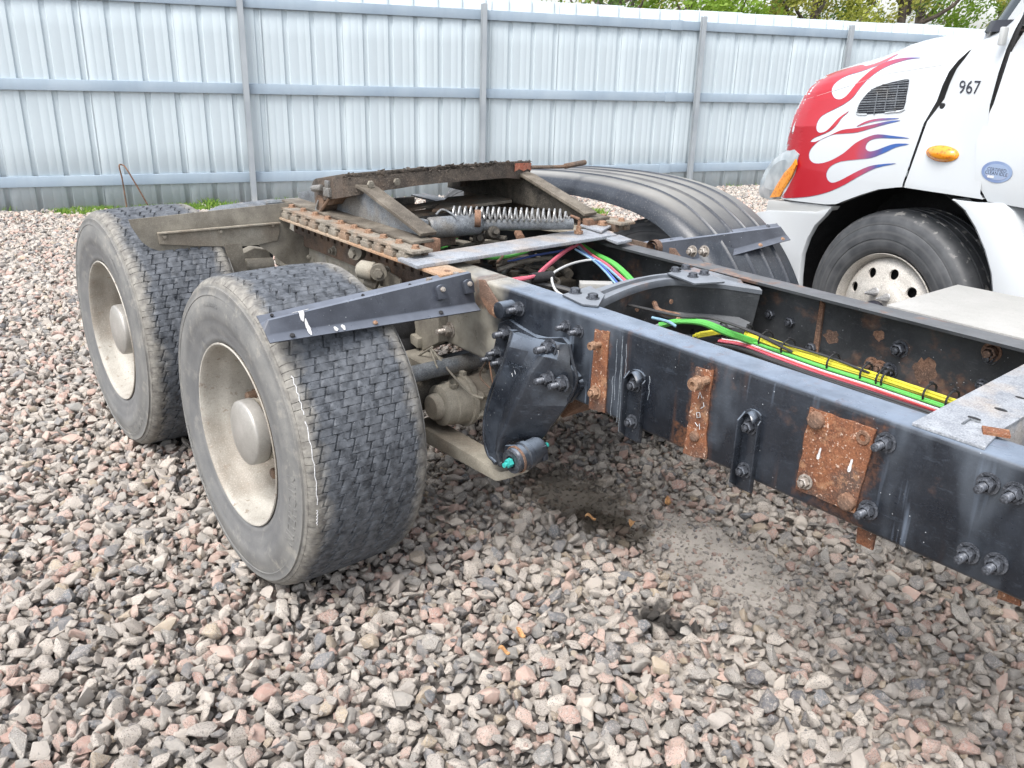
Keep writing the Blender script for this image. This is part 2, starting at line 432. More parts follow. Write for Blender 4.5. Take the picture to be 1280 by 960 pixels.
# ------------------------------------------------------------------ mesh helpers
def V(*a):
    return Vector(a if len(a) > 1 else a[0])
class B:
    """collects shapes into one mesh"""
    def __init__(s):
        s.v = []; s.f = []; s.mi = []; s.cur = 0
    def add(s, vs, fs):
        o = len(s.v)
        s.v += [tuple(q) for q in vs]
        s.f += [tuple(i+o for i in f) for f in fs]
        s.mi += [s.cur]*len(fs)
        return s
    def box(s, c, sz, rot=None):
        c = V(c); h = V(sz)/2
        ps = [V(x*h.x, y*h.y, z*h.z) for x in (-1, 1) for y in (-1, 1) for z in (-1, 1)]
        if rot is not None:
            ps = [rot @ p for p in ps]
        return s.add([c+p for p in ps], [(0, 1, 3, 2), (4, 6, 7, 5), (0, 4, 5, 1), (2, 3, 7, 6), (0, 2, 6, 4), (1, 5, 7, 3)])
    def prism(s, pts, d):
        """polygon pts (3D) extruded by vector d"""
        pts = [V(p) for p in pts]; d = V(d); n = len(pts)
        s.add(pts+[p+d for p in pts], [tuple(range(n))[::-1], tuple(range(n, 2*n))]+[(i, (i+1) % n, (i+1) % n+n, i+n) for i in range(n)])
        return s
    def tube(s, path, r, n=8, cap=True):
        path = [V(p) for p in path]
        rs = r if isinstance(r, (list, tuple)) else [r]*len(path)
        up = None; rings = []
        for i, p in enumerate(path):
            a = path[max(0, i-1)]; b = path[min(len(path)-1, i+1)]
            tg = (b-a).normalized()
            if up is None:
                up = tg.orthogonal().normalized()
            up = (up - tg*up.dot(tg))
            up = up.normalized() if up.length > 1e-6 else tg.orthogonal().normalized()
            w = tg.cross(up)
            rings.append([p+(up*math.cos(2*PI*k/n)+w*math.sin(2*PI*k/n))*rs[i] for k in range(n)])
        fs = [(i*n+k, i*n+(k+1) % n, (i+1)*n+(k+1) % n, (i+1)*n+k) for i in range(len(path)-1) for k in range(n)]
        if cap:
            fs += [tuple(range(n))[::-1], tuple(range((len(path)-1)*n, len(path)*n))]
        return s.add([q for rg in rings for q in rg], fs)
    def lathe(s, prof, o, ax, n=32, ang=None):
        """prof: list of (distance along axis, radius)"""
        o = V(o); ax = V(ax).normalized()
        u = ax.orthogonal().normalized() if abs(ax.z) > .9 else ax.cross(V(0, 0, 1)).normalized()
        w = ax.cross(u)
        vs = []; k = len(prof)
        for j in range(n):
            a = 2*PI*j/n
            d = u*math.cos(a)+w*math.sin(a)
            vs += [o+ax*h+d*r for h, r in prof]
        fs = [(j*k+i, j*k+i+1, ((j+1) % n)*k+i+1, ((j+1) % n)*k+i) for j in range(n) for i in range(k-1)]
        return s.add(vs, fs)
    def cyl(s, a, b, r, n=16):
        a = V(a); b = V(b); L = (b-a).length
        return s.lathe([(0, 0.0001), (0, r), (L, r), (L, .0001)], a, b-a, n)
    def loft(s, secs, close=False, caps=False):
        k = len(secs[0])
        vs = [q for sec in secs for q in sec]
        e = k if close else k-1
        fs = [(i*k+j, i*k+(j+1) % k, (i+1)*k+(j+1) % k, (i+1)*k+j) for i in range(len(secs)-1) for j in range(e)]
        if caps:
            fs += [tuple(range(k))[::-1], tuple(range((len(secs)-1)*k, len(secs)*k))]
        return s.add(vs, fs)
    def mesh(s, name, mat, smooth=True, bevel=0, ang=35):
        me = bpy.data.meshes.new(name)
        me.from_pydata(s.v, [], s.f)
        for q in (mat if isinstance(mat, (list, tuple)) else [mat]):
            me.materials.append(M[q] if isinstance(q, str) else q)
        if any(s.mi):
            me.polygons.foreach_set('material_index', s.mi)
        bm = bmesh.new(); bm.from_mesh(me)
        bmesh.ops.recalc_face_normals(bm, faces=bm.faces)
        if bevel:
            es = [e for e in bm.edges if len(e.link_faces) == 2 and e.calc_face_angle(0) > R(28)]
            bmesh.ops.bevel(bm, geom=es, offset=bevel, segments=2, affect='EDGES', clamp_overlap=True, profile=.6)
        bm.to_mesh(me); bm.free()
        if smooth:
            me.polygons.foreach_set('use_smooth', [True]*len(me.polygons))
            me.set_sharp_from_angle(angle=R(ang))
        me.update()
        return me
    def obj(s, name, mat, parent=None, **k):
        return link(name, s.mesh(name, mat, **k), parent)
def link(name, me, parent=None, loc=None, rot=None):
    o = bpy.data.objects.new(name, me)
    COL.objects.link(o)
    if parent is not None:
        o.parent = parent
    if loc is not None:
        o.location = loc
    if rot is not None:
        o.rotation_euler = rot
    return o
def tag(o, label=None, cat=None, group=None, kind=None):
    for k, v in (('label', label), ('category', cat), ('group', group), ('kind', kind)):
        if v:
            o[k] = v
    return o
def empty(name, loc=(0, 0, 0), rz=0, parent=None):
    o = bpy.data.objects.new(name, None)
    COL.objects.link(o)
    o.location = loc
    o.rotation_euler = (0, 0, rz)
    o.empty_display_size = .1
    if parent is not None:
        o.parent = parent
    return o
def smooth_path(pts, k=8):
    pts = [V(p) for p in pts]
    if len(pts) < 3:
        return pts
    P = [pts[0]*2-pts[1]]+pts+[pts[-1]*2-pts[-2]]
    out = []
    for i in range(1, len(P)-2):
        a, b, c, d = P[i-1:i+3]
        for j in range(k):
            u = j/k
            out.append(.5*((2*b)+(c-a)*u+(2*a-5*b+4*c-d)*u*u+(3*b-a-3*c+d)*u**3))
    out.append(pts[-1])
    return out
def solidify(o, th, off=-1):
    md = o.modifiers.new('thickness', 'SOLIDIFY'); md.thickness = th; md.offset = off
    es = o.modifiers.new('edges', 'EDGE_SPLIT'); es.split_angle = R(42)
    return o

def text_geo(s, size=.1, ext=.001, xs=1.0, shear=0., res=3, spacing=1.0):
    """text as raw vertices and faces (x right, y up, z depth)"""
    c = bpy.data.curves.new('text', 'FONT')
    c.body = s; c.size = size; c.extrude = ext; c.align_x = 'CENTER'; c.align_y = 'CENTER'; c.resolution_u = res
    c.shear = shear; c.space_character = spacing
    o = bpy.data.objects.new('text', c)
    COL.objects.link(o)
    dg = bpy.context.evaluated_depsgraph_get()
    me = o.evaluated_get(dg).to_mesh()
    vs = [(v.co.x*xs, v.co.y, v.co.z) for v in me.vertices]
    fs = [tuple(p.vertices) for p in me.polygons]
    o.evaluated_get(dg).to_mesh_clear()
    bpy.data.objects.remove(o); bpy.data.curves.remove(c)
    return vs, fs

# ================================================================== TRUCK CHASSIS
T = empty('truck_chassis', (0, 0, 0))
tag(T, 'bare black truck frame with rusty fifth wheel and wide single tyres standing on gravel', 'truck chassis')
ZR, HR, FL = .9448, .2767, .0976
# ---- frame rails
def rail(name, sgn, mat, x0, x1):
    th = .009; r = .014
    pr = []
    def arc(cy, cz, a0, a1, rr, k=4):
        for i in range(k+1):
            a = R(a0+(a1-a0)*i/k)
            pr.append((cy+rr*math.cos(a), cz+rr*math.sin(a)))
    yo = .43
    pr.append((yo-FL, ZR)); arc(yo-r, ZR-r, 90, 0, r); arc(yo-r, ZR-HR+r, 0, -90, r)
    pr.append((yo-FL, ZR-HR)); pr.append((yo-FL, ZR-HR+th)); arc(yo-r, ZR-HR+r, -90, 0, r-th, 3)
    arc(yo-r, ZR-r, 0, 90, r-th, 3); pr.append((yo-FL, ZR-th))
    n = 24
    secs = [[V(x0+(x1-x0)*i/n, sgn*y, z) for y, z in pr] for i in range(n+1)]
    b = B(); b.loft(secs, close=True, caps=True)
    return b.obj(name, mat, T, ang=25)
rail('frame_rail', -1, 'frame', -1.36, 3.9)
rail('frame_rail', 1, 'frame_far', -1.36, 3.9)

# ---- wheels
def make_tyre():
    W2 = .19; npitch = 70
    fr = [0, .12, .25, .36, .39, .41, .44, .46, .5, .62, .75, .86, .89, .91, .94, .96]
    G = [-.150, -.100, -.050, 0, .050, .100, .150]; gw = .0026
    def zig(f):
        f = f % 1
        return (-.0075+.015*f/.86) if f < .86 else ((.0075-.015*(f-.86)/.10) if f < .96 else -.0075)
    cols = []   # (kind, groove index or side, base v)
    cols += [('s', -.196), ('s', -.190), ('s', -.182), ('s', -.172)]
    for i, g in enumerate(G):
        cols += [('g', i, -gw*1.7), ('b', i, -gw*.6), ('b', i, gw*.6), ('g', i, gw*1.7)]
        if i < 6:
            cols += [('r', i, .018), ('r', i, .032)]
    cols += [('s', .172), ('s', .182), ('s', .190), ('s', .196)]
    def rad(v):
        a = abs(v)
        if a < .172:
            return .5068-.004*(a/.172)**2
        q = (a-.172)/.024
        return .5028-.016*q*q
    nc = len(cols)
    vs = []
    for p in range(npitch):
        for fi, f in enumerate(fr):
            a = 2*PI*(p+f)/npitch
            ca, sa = math.cos(a), math.sin(a)
            for c in cols:
                if c[0] == 's':
                    v = c[1]; d = 0
                    if abs(v) > .175 and fi in (5, 13) and mnoise.noise(V(p*2.9, fi, v)) > -.1:
                        d = .004+.003*mnoise.noise(V(p*1.7, fi, 4))
                    wv = mnoise.noise(V(ca*9, sa*9, v*30))
                    d += max(0, wv)*.006
                    if abs(v) > .185:
                        d += .004*max(0, mnoise.noise(V(ca*40, sa*40, v*5)))
                else:
                    i = c[1]; ph = .5*(i % 2)
                    if c[0] == 'r':
                        v = G[i]+c[2]+.5*(zig(f+ph)+zig(f+.5-ph))*.5
                        d = 0
                        hsh = mnoise.noise(V(p*3.7, i*5.3, fi*1.3))
                        if (fi == 5 and ph == .5) or (fi == 13 and ph == 0):
                            d = .0030 if c[2] < .02 else 0
                        elif (fi == 5) or (fi == 13):
                            d = .0025 if c[2] > .02 and hsh > .18 else 0
                    else:
                        v = G[i]+c[2]+zig(f+ph)
                        d = .0060*(1. if mnoise.noise(V(ca*14+i, sa*14, i*3.1)) > -.12 else .3) if c[0] == 'b' else 0
                        if c[0] == 'g' and fi in (5, 13):
                            d = .005
                    d += .0016*mnoise.noise(V(ca*22, sa*22, v*45))+.0022*max(0, mnoise.noise(V(ca*34, sa*34, v*60))-.25)*3
                rr = rad(v)-d
                vs.append((rr*ca, v, rr*sa))
    nr = npitch*len(fr)
    fs = [(i*nc+j, i*nc+j+1, ((i+1) % nr)*nc+j+1, ((i+1) % nr)*nc+j) for i in range(nr) for j in range(nc-1)]
    b = B(); b.add(vs, fs)
    for sg in (-1, 1):
        prof = [(.1965, .486), (.2005, .480), (.2015, .4755), (.2075, .4745), (.2085, .470), (.2072, .466), (.2120, .452), (.2128, .4495), (.2108, .4475), (.2160, .425),
                (.2178, .402), (.2170, .380), (.2155, .377), (.2140, .360), (.2085, .336), (.2035, .318), (.2040, .313), (.2000, .306), (.196, .298), (.186, .290)]
        b.lathe([(q[0]*1, q[1]) for q in prof], (0, 0, 0), (0, sg, 0), 128)
    me = b.mesh('tyre', 'tyre', ang=50)
    return me
tyre_me = make_tyre()

def rim_mesh():
    b = B()
    pr = [(.1885, .2905), (.1965, .2955), (.2015, .2985), (.2045, .2965), (.2035, .2925), (.1985, .2890), (.1900, .2865), (.1780, .2850), (.150, .2830), (.135, .2795),
          (.120, .2700), (.100, .2640), (.02, .2560), (-.035, .2500), (-.055, .2400), (-.062, .225), (-.060, .19), (-.052, .16), (-.050, .09)]
    b.lathe(pr, (0, 0, 0), (0, -1, 0), 96)
    # inner half of the barrel and inner flange
    b.lathe([(-.055, .252), (-.12, .262), (-.16, .280), (-.19, .288), (-.2015, .2985), (-.1965, .300), (-.18, .292)], (0, 0, 0), (0, -1, 0), 64)
    return b.mesh('rim', 'rim', ang=28)
rim_me = rim_mesh()
def hub_mesh():
    b = B()
    b.lathe([(-.06, .118), (.02, .112), (.035, .100), (.070, .098), (.078, .112), (.086, .112), (.088, .097), (.110, .094), (.118, .104), (.126, .104), (.128, .05)], (0, 0, 0), (0, -1, 0), 48)
    for k in range(8):
        a = 2*PI*k/8+.2
        b.cyl((.085*math.cos(a), -.120, .085*math.sin(a)), (.085*math.cos(a), -.136, .085*math.sin(a)), .009, 6)
    return b.mesh('hub', 'tanlight', ang=30)
hub_me = hub_mesh()
b = B(); b.lathe([(.128, .096), (.131, .106), (.136, .1075), (.168, .1065), (.1735, .1045), (.177, .100), (.186, .065), (.190, .030), (.1905, .0001)], (0, 0, 0), (0, -1, 0), 64)
cap_me = b.mesh('hub_cap', 'hubcap', ang=40)
b = B()
b.lathe([(.050, .0001), (.050, .024), (.066, .024), (.066, .019), (.090, .0185), (.094, .014), (.095, .0001)], (0, 0, 0), (0, -1, 0), 12)
lug_me = b.mesh('lug_nut', 'darkbrown')
# raised lettering
def sidewall_text(spec, rb=.0012):
    b = B()
    for s, size, a0, rad in spec:
        vs, fs = text_geo(s, size, .0012, 1.0, spacing=1.15)
        out = []
        for x, y, z in vs:
            a = a0 - x/rad
            rr = rad+y
            yy = .2085+.009*min(1, max(0, (.466-rr)/.06))
            if rr < .38:
                yy = .2178-.014*(.40-rr)/.08
            out.append((rr*math.cos(a), -(yy+.0006+z), rr*math.sin(a)))
        b.add(out, fs)
    return b.mesh('sidewall_lettering', 'tyre', smooth=False)
let_mes = [sidewall_text([q]) for q in [('MICHELIN', .050, R(-12), .425), ('X ONE', .044, R(-132), .422), ('445/50R22.5', .020, R(100), .420), ('TUBELESS', .016, R(40), .352), ('XDN2', .030, R(200), .424)]]
far_tyre = tyre_me.copy(); far_tyre.materials.clear(); far_tyre.materials.append(M['tyre_dark'])  # far tyres take the darker rubber: shade under the fender put into their colour
def wheel(x, y, flip, spin):
    w = empty('wheel', (x, y, .49), 0, T)
    w.rotation_euler = (0, spin, 0) if not flip else (0, spin, PI)
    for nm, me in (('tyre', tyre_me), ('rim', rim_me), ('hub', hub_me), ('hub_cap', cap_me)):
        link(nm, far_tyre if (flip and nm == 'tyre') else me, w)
    for me in let_mes:
        link('sidewall_lettering', me, w)
    for k in range(10):
        a = 2*PI*(k+.5)/10
        link('lug_nut', lug_me, w, (.168*math.cos(a), 0, .168*math.sin(a)))
    return w
wheel(0, -1.0045, False, 0)
wheel(-1.3236, -1.0045, False, .8)
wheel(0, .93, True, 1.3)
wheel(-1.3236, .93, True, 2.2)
# white chalk line on front tyre shoulder
b = B()
for a0, a1 in ((-4, 24), (26, 39), (-12, -6)):
    path = []
    for i in range(15):
        a = R(a0+(a1-a0)*i/14)
        rr = .5020
        path.append(V(rr*math.cos(a), -1.0045-.176+.002*math.sin(i*2.1), .49+rr*math.sin(a)))
    b.tube(path, .0014, 5)
b.obj('chalk_line', 'whitemark', T)

# ---- bolts
def bolt_mesh(kind):
    b = B()
    if kind == 'stud':       # nut with a long threaded stud, points to -y
        b.lathe([(0, .0001), (0, .023), (.004, .023), (.004, .0165)], (0, 0, 0), (0, -1, 0), 20)
        b.lathe([(.004, .0165), (.022, .0165), (.024, .012)], (0, 0, 0), (0, -1, 0), 6)
        pr = [(.022, .009)]
        for k in range(7):
            pr += [(.024+k*.0035, .0093), (.0258+k*.0035, .0080)]
        pr += [(.049, .0085), (.050, .0001)]
        b.lathe(pr, (0, 0, 0), (0, -1, 0), 12)
    elif kind == 'nut':
        b.lathe([(0, .0001), (0, .0185), (.003, .0185), (.003, .0135)], (0, 0, 0), (0, -1, 0), 18)
        b.lathe([(.003, .0135), (.016, .0135), (.018, .010)], (0, 0, 0), (0, -1, 0), 6)
        b.lathe([(.018, .0075), (.024, .0072), (.0245, .0001)], (0, 0, 0), (0, -1, 0), 10)
    elif kind == 'hex':      # hex head, upwards
        b.lathe([(0, .0001), (0, .0155), (.002, .0155), (.002, .012)], (0, 0, 0), (0, 0, 1), 16)
        b.lathe([(.002, .0120), (.0105, .0120), (.012, .0095), (.012, .0001)], (0, 0, 0), (0, 0, 1), 6)
    elif kind == 'head':     # big flat rusted bolt head, -y
        b.lathe([(0, .0001), (0, .019), (.008, .018), (.011, .014), (.0115, .0001)], (0, 0, 0), (0, -1, 0), 10)
    elif kind == 'long':     # long spacer bolt, -y
        b.lathe([(0, .010), (.035, .010)], (0, 0, 0), (0, -1, 0), 10)
        b.lathe([(.030, .0001), (.030, .017), (.034, .017), (.034, .0145), (.050, .0145), (.050, .0065), (.044, .006), (.044, .0001)], (0, 0, 0), (0, -1, 0), 12)
    return b
BM = {}
def bolt(kind, mat, loc, parent=None, name='bolt', rot=None, sc=1.):
    k = (kind, mat)
    if k not in BM:
        BM[k] = bolt_mesh(kind).mesh(name, mat, ang=30)
    o = link(name, BM[k], parent or T, V(loc), rot)
    if sc != 1:
        o.scale = (sc,)*3
    return o
for q in [(1108, 553), (1086, 637), (1236, 604), (1269, 616), (1211, 691), (1246, 704)]:
    bolt('stud', 'bolt', at(1, -.4305, *q), rot=(0, rnd.random(), 0))
for q in [(2.12, .90), (2.17, .73), (2.3, .80), (2.5, .9), (2.5, .72)]:
    bolt('stud', 'bolt', (q[0], -.4305, q[1]), rot=(0, rnd.random(), 0))
for q in [(702, 411), (718, 417)]:
    bolt('stud', 'bolt', at(1, -.4305, q[0]+6, q[1]-3), sc=.85)
bolt('stud', 'bolt', at(1, -.4305, 650, 386), sc=1.05)

# ---- rusty plates and brackets on the web
def web_quad(name, mat, px, th, y=-.4300, bevel=.0015, jitter=0, sub=1):
    pts = [at(1, y, *q) for q in px]
    if sub > 1:
        out = []
        for i in range(len(pts)):
            a, c = pts[i], pts[(i+1) % len(pts)]
            for k in range(sub):
                p = a.lerp(c, k/sub)
                if k:
                    p += V(rnd.uniform(-1, 1)*jitter, 0, rnd.uniform(-1, 1)*jitter)
                out.append(p)
        pts = out
    b = B(); b.prism(pts, (0, -th, 0))
    return b.obj(name, mat, T, bevel=bevel)
s1 = web_quad('rusty_strip', 'rust', [(745, 411), (763, 415), (757, 516), (737, 510)], .005, sub=6, jitter=.0025)
bolt('long', 'rustbolt', at(1, -.435, 750, 430), s1, sc=.8)
bolt('nut', 'rustbolt', at(1, -.4345, 745, 490), s1, sc=1.15)
s2 = web_quad('rusty_strip', 'rust', [(871, 458), (893, 462), (888, 500), (884, 540), (884, 574), (855, 566), (858, 548), (862, 520)], .005, sub=4, jitter=.003)
bolt('long', 'rustbolt', at(1, -.435, 884, 475), s2, sc=1.15)
bolt('head', 'rust2', at(1, -.4345, 869, 545), s2, sc=.8)
b = B()
for (x0, y0, pts) in [(875, 495, [(-3, 4), (0, -6), (3, 3)]), (876, 508, [(4, -6), (5, 0), (0, 3)]), (873, 519, [(-3, -4), (2, -4), (3, 3), (-2, 4), (-3, -4)]), (872, 532, [(-4, -5), (0, 1), (3, -3), (3, 6)])]:
    b.tube([at(1, -.4365, x0+q[0]*.8, y0+q[1]*.8) for q in pts], .0011, 5)
b.obj('chalk_mark', 'whitemark', T)
def angle_bracket(px_tl, px_tr, px_br, px_bl, flange=.035):
    """upright angle: one leg on the web, the other standing out, rounded top"""
    tl, tr, br, bl = [at(1, -.430, *q) for q in (px_tl, px_tr, px_br, px_bl)]
    w = (tr.x-tl.x)
    zt, zb = tl.z, bl.z
    x0 = (tl.x+bl.x)/2; x1 = x0+w
    b = B()
    pts = [(x0, zb), (x1, zb)]+[(x1-w*.5+w*.5*math.cos(a), zt-w*.35+w*.35*math.sin(a)) for a in [PI*k/6 for k in range(7)]]
    b.prism([V(x, -.430, z) for x, z in pts], (0, -.006, 0))
    b.prism([V(x0-.001, -.434, zb-.0), V(x0-.001, -.434, zt-.012), V(x0-.001, -.434-flange*.6, zt-.030), V(x0-.001, -.434-flange*.6, zb+.02)], (.005, 0, 0))
    b.prism([V(x1-.004, -.434, zb-.0), V(x1-.004, -.434, zt-.02), V(x1-.004, -.446, zt-.03), V(x1-.004, -.446, zb+.01)], (.004, 0, 0))
    lip = [V(x0+.004+ (w-.007)*k/8, -.434, zt-w*.35+w*.35*math.sin(PI*(1-k/8))-.001) for k in range(9)]
    b.loft([lip, [p+V(0, -.014-.018*(i/8), -.004) for i, p in enumerate(lip)]])
    o = b.obj('angle_bracket', 'cast', T, bevel=.0012)
    solid = o.modifiers.new('t', 'SOLIDIFY'); solid.thickness = .0015
    for z in (zt-.045, zb+.055):
        bolt('nut', 'bolt', (x0+w*.45, -.436, z), o, sc=1.1)
    return o
angle_bracket((786, 457), (808, 460), (802, 551), (783, 545))
angle_bracket((935, 508), (957, 515), (944, 622), (918, 606), .045)
# lower ends hanging below the rail
pl = web_quad('rusty_plate', 'rust', [(1014, 508), (1097, 537), (1070, 641), (996, 610)], .006, sub=9, jitter=.0022)
bolt('head', 'rust2', at(1, -.436, 1021, 525), pl, sc=1.15)
bolt('head', 'rust2', at(1, -.436, 1059, 627), pl, sc=1.15)
bolt('nut', 'nut', at(1, -.436, 1007, 602), pl)
b = B(); b.lathe([(0, .017), (.0035, .0155), (.0035, .0085), (-.001, .0085)], at(1, -.436, 1079, 547), (0, -1, 0), 16)
b.obj('bolt_hole_collar', 'rust2', pl)
for q, s in (((1024, 567), .010), ((1063, 582), .011)):
    b = B(); p = at(1, -.4365, *q)
    b.add([p+V(s*(.30+.28*abs(math.sin(a))**3)*math.cos(a)*(1.25 if math.sin(a) < 0 else .8)+.15*s*math.sin(a), 0, s*1.5*math.sin(a)) for a in [2*PI*k/20 for k in range(20)]], [tuple(range(20))])
    o = b.obj('weld_scar', 'whitemark', pl); solidify(o, .0015, 0)
# tabs that stick out below the rail
for px in [[(1072, 655), (1095, 663), (1090, 688), (1070, 678)], [(1250, 730), (1275, 742), (1275, 758), (1246, 748)]]:
    pts = [at(1, -.385, *q) for q in px]
    b = B(); b.prism([p+V(0, 0, .0) for p in pts], (0, .008, 0)); b.prism([pts[0]+V(0, .008, 0), pts[1]+V(0, .008, 0), pts[1]+V(0, .008, .03), pts[0]+V(0, .008, .03)], (0, .004, 0))
    b.obj('rusty_tab', 'rust', T)

b = B()
for (xx, y0, y1) in [(771, 424, 500), (777, 420, 528), (783, 430, 470), (779, 445, 540), (768, 470, 520), (814, 470, 500)]:
    b = B()
    pts = []
    for k in range(9):
        yy = y0+(y1-y0)*k/8
        pts.append(at(1, -.4302, xx+(-6*(yy-440)/100)+rnd.uniform(-.8, .8), yy))
    b.tube(pts, .0011, 4); b.obj('paint_drip', 'drip', T)

# ---- suspension hanger (cast)
def hanger(mir=False):
    rows = [  # left outline, ridge, right outline, depth of the front face
        ((634, 411), (691, 431), (712, 430), -.452, -.462),
        ((640, 414), (684, 437), (713, 441), -.470, -.480),
        ((634, 432), (680, 446), (713, 456), -.500, -.512),
        ((628, 455), (664, 468), (717, 470), -.520, -.535),
        ((618, 480), (655, 490), (717, 489), -.530, -.548),
        ((610, 505), (645, 508), (707, 508), -.540, -.560),
        ((605, 530), (636, 528), (693, 527), -.550, -.572),
        ((606, 552), (627, 548), (682, 543), -.560, -.580),
        ((612, 570), (622, 566), (668, 560), -.570, -.585),
        ((618, 580), (626, 583), (655, 582), -.575, -.585)]
    secs = []
    for l, m_, r, yl, ym in rows:
        L = at(1, yl, *l); Mm = at(1, ym, *m_); Q = at(1, -.445 if r[1] < 500 else -.47, *r)
        sl = (Mm-L)
        mid = L+sl*.5+V(0, .012, -.004)       # hollowed front face
        sec = [V(L.x, -.437, L.z), L, L+sl*.10+V(0, -.006, 0), mid, L+sl*.9+V(0, -.006, 0), Mm, Mm*.93+Q*.07+V(.006, .006, 0), Mm*.5+Q*.5+V(-.004, .004, 0), Q, V(Q.x-.02, -.437, Q.z)]
        secs.append(sec)
    b = B(); b.loft(secs, close=True, caps=True)
    o = b.obj('suspension_hanger', 'cast', T, ang=40)
    md = o.modifiers.new('bevel', 'BEVEL'); md.width = .005; md.segments = 3; md.limit_method = 'ANGLE'; md.angle_limit = R(25)
    return o
hg = hanger()
# mounting flange against the web
b = B()
fl = [(628, 403), (640, 398), (654, 408), (676, 421), (708, 421), (716, 430), (716, 455), (728, 470), (727, 490), (716, 503), (690, 506), (660, 470), (625, 470), (618, 452)]
b.prism([at(1, -.4302, *q) for q in fl], (0, -.016, 0))
b.obj('mounting_flange', 'cast', hg, bevel=.004)
for q, y, s in [((632, 416), -.455, 1.15), ((686, 434), -.475, 1.25), ((684, 473), -.500, 1.15), ((702, 479), -.482, 1.15), ((620, 440), -.447, .9), ((625, 452), -.447, .9), ((612, 447), -.430, .9)]:
    p = at(1, y, *q)
    bolt('stud', 'bolt', p+V(0.004, .004, 0), hg, sc=s)
# raised edges and bosses of the casting
for pts_, rr_ in (([(640, 414), (631, 448), (612, 494), (605, 533), (609, 565), (620, 579)], .0055), ([(692, 432), (678, 447), (661, 469), (652, 492), (641, 515), (631, 540), (622, 566)], .0065), ([(712, 431), (716, 452), (721, 475), (712, 498), (693, 526), (676, 548)], .005)):
    yy_ = {0: None}
    b = B(); P_ = []
    for k_, q in enumerate(pts_):
        u_ = (q[1]-412)/170
        yb_ = -.455-.125*min(1, max(0, u_))**.75 if pts_[0][0] != 712 else -.452-.015*u_
        P_.append(at(1, yb_, *q))
    b.tube(smooth_path(P_, 5), rr_, 8); b.obj('cast_rib', 'cast', hg)
for q, y, r_ in [((688, 436), -.452, .024), ((634, 418), -.448, .022), ((683, 474), -.496, .021), ((701, 480), -.478, .021), ((724, 480), -.434, .017)]:
    p = at(1, y, *q)
    b = B(); b.lathe([(-.01, r_*1.15), (.004, r_*1.08), (.010, r_), (.0105, .0001)], p, (0, -1, 0), 20); b.obj('cast_boss', 'cast', hg)
# bushing at the lower end
a0 = at(1, -.600, 640, 577); a1 = a0+V(-.006, .125, .012)
ax = (a1-a0).normalized(); Lb = (a1-a0).length
b = B(); b.lathe([(0, .0001), (0, .032), (.010, .038), (.020, .041), (Lb-.02, .041), (Lb-.008, .037), (Lb, .028), (Lb, .0001)], a0, ax, 28)
b.lathe([(.040, .041), (.045, .046), (.060, .046), (.065, .041)], a0, ax, 28)
b.obj('bushing', 'cast', hg)
b = B(); b.lathe([(-.004, .020), (-.004, .038), (.004, .040), (.008, .034)], a0, ax, 24); b.obj('washer', 'bolt', hg)
b = B(); b.lathe([(.014, .041), (.016, .044), (.022, .044), (.024, .041)], a0, ax, 28); b.obj('retaining_ring', 'rust2', hg)
b = B(); b.lathe([(-.022, .0001), (-.022, .013), (-.006, .0145), (-.004, .0145)], a0, ax, 6); b.lathe([(-.034, .0001), (-.034, .008), (-.022, .008)], a0, ax, 10); b.obj('teal_bolt', 'teal', hg)
b = B(); b.lathe([(Lb-.002, .014), (Lb+.012, .013), (Lb+.013, .0001)], a0, ax, 6); b.lathe([(Lb+.012, .008), (Lb+.024, .008), (Lb+.025, .0001)], a0, ax, 10); b.obj('teal_bolt', 'teal', hg)
b = B(); b.prism([a0+V(-.055, .012, .03), a0+V(-.01, .012, .045), a0+V(.03, .012, .01), a0+V(.02, .012, -.035), a0+V(-.03, .012, -.04), a0+V(-.06, .012, -.02)], (0, .02, 0))
b.obj('bushing_ear', 'cast', hg, bevel=.004)
b = B(); b.prism([a0+V(-.02, .095, .03), a0+V(.03, .095, .035), a0+V(.04, .095, -.01), a0+V(.0, .095, -.036), a0+V(-.03, .095, -.02)], (0, .02, 0))
b.obj('bushing_ear', 'cast', hg, bevel=.004)
# cast name and diamond on the front face
P0 = at(1, -.528, 646, 457); rx = (at(1, -.530, 658, 461)-at(1, -.520, 634, 452)).normalized()
uz = (at(1, -.505, 650, 440)-at(1, -.538, 636, 490)).normalized()
nz_ = rx.cross(uz).normalized()
vs, fs = text_geo('Hendrickson', .0195, .0022, .80, shear=.35)
b = B(); b.add([P0+rx*x+uz*y+nz_*(z+.006) for x, y, z in vs], fs)
P1 = P0-uz*.026+rx*.004
sq = [P1+rx*.010, P1+uz*.010, P1-rx*.010, P1-uz*.010, P1+rx*.010]
b.tube([q+nz_*.006 for q in sq], .0018, 5)
b.obj('cast_lettering', 'cast', hg)

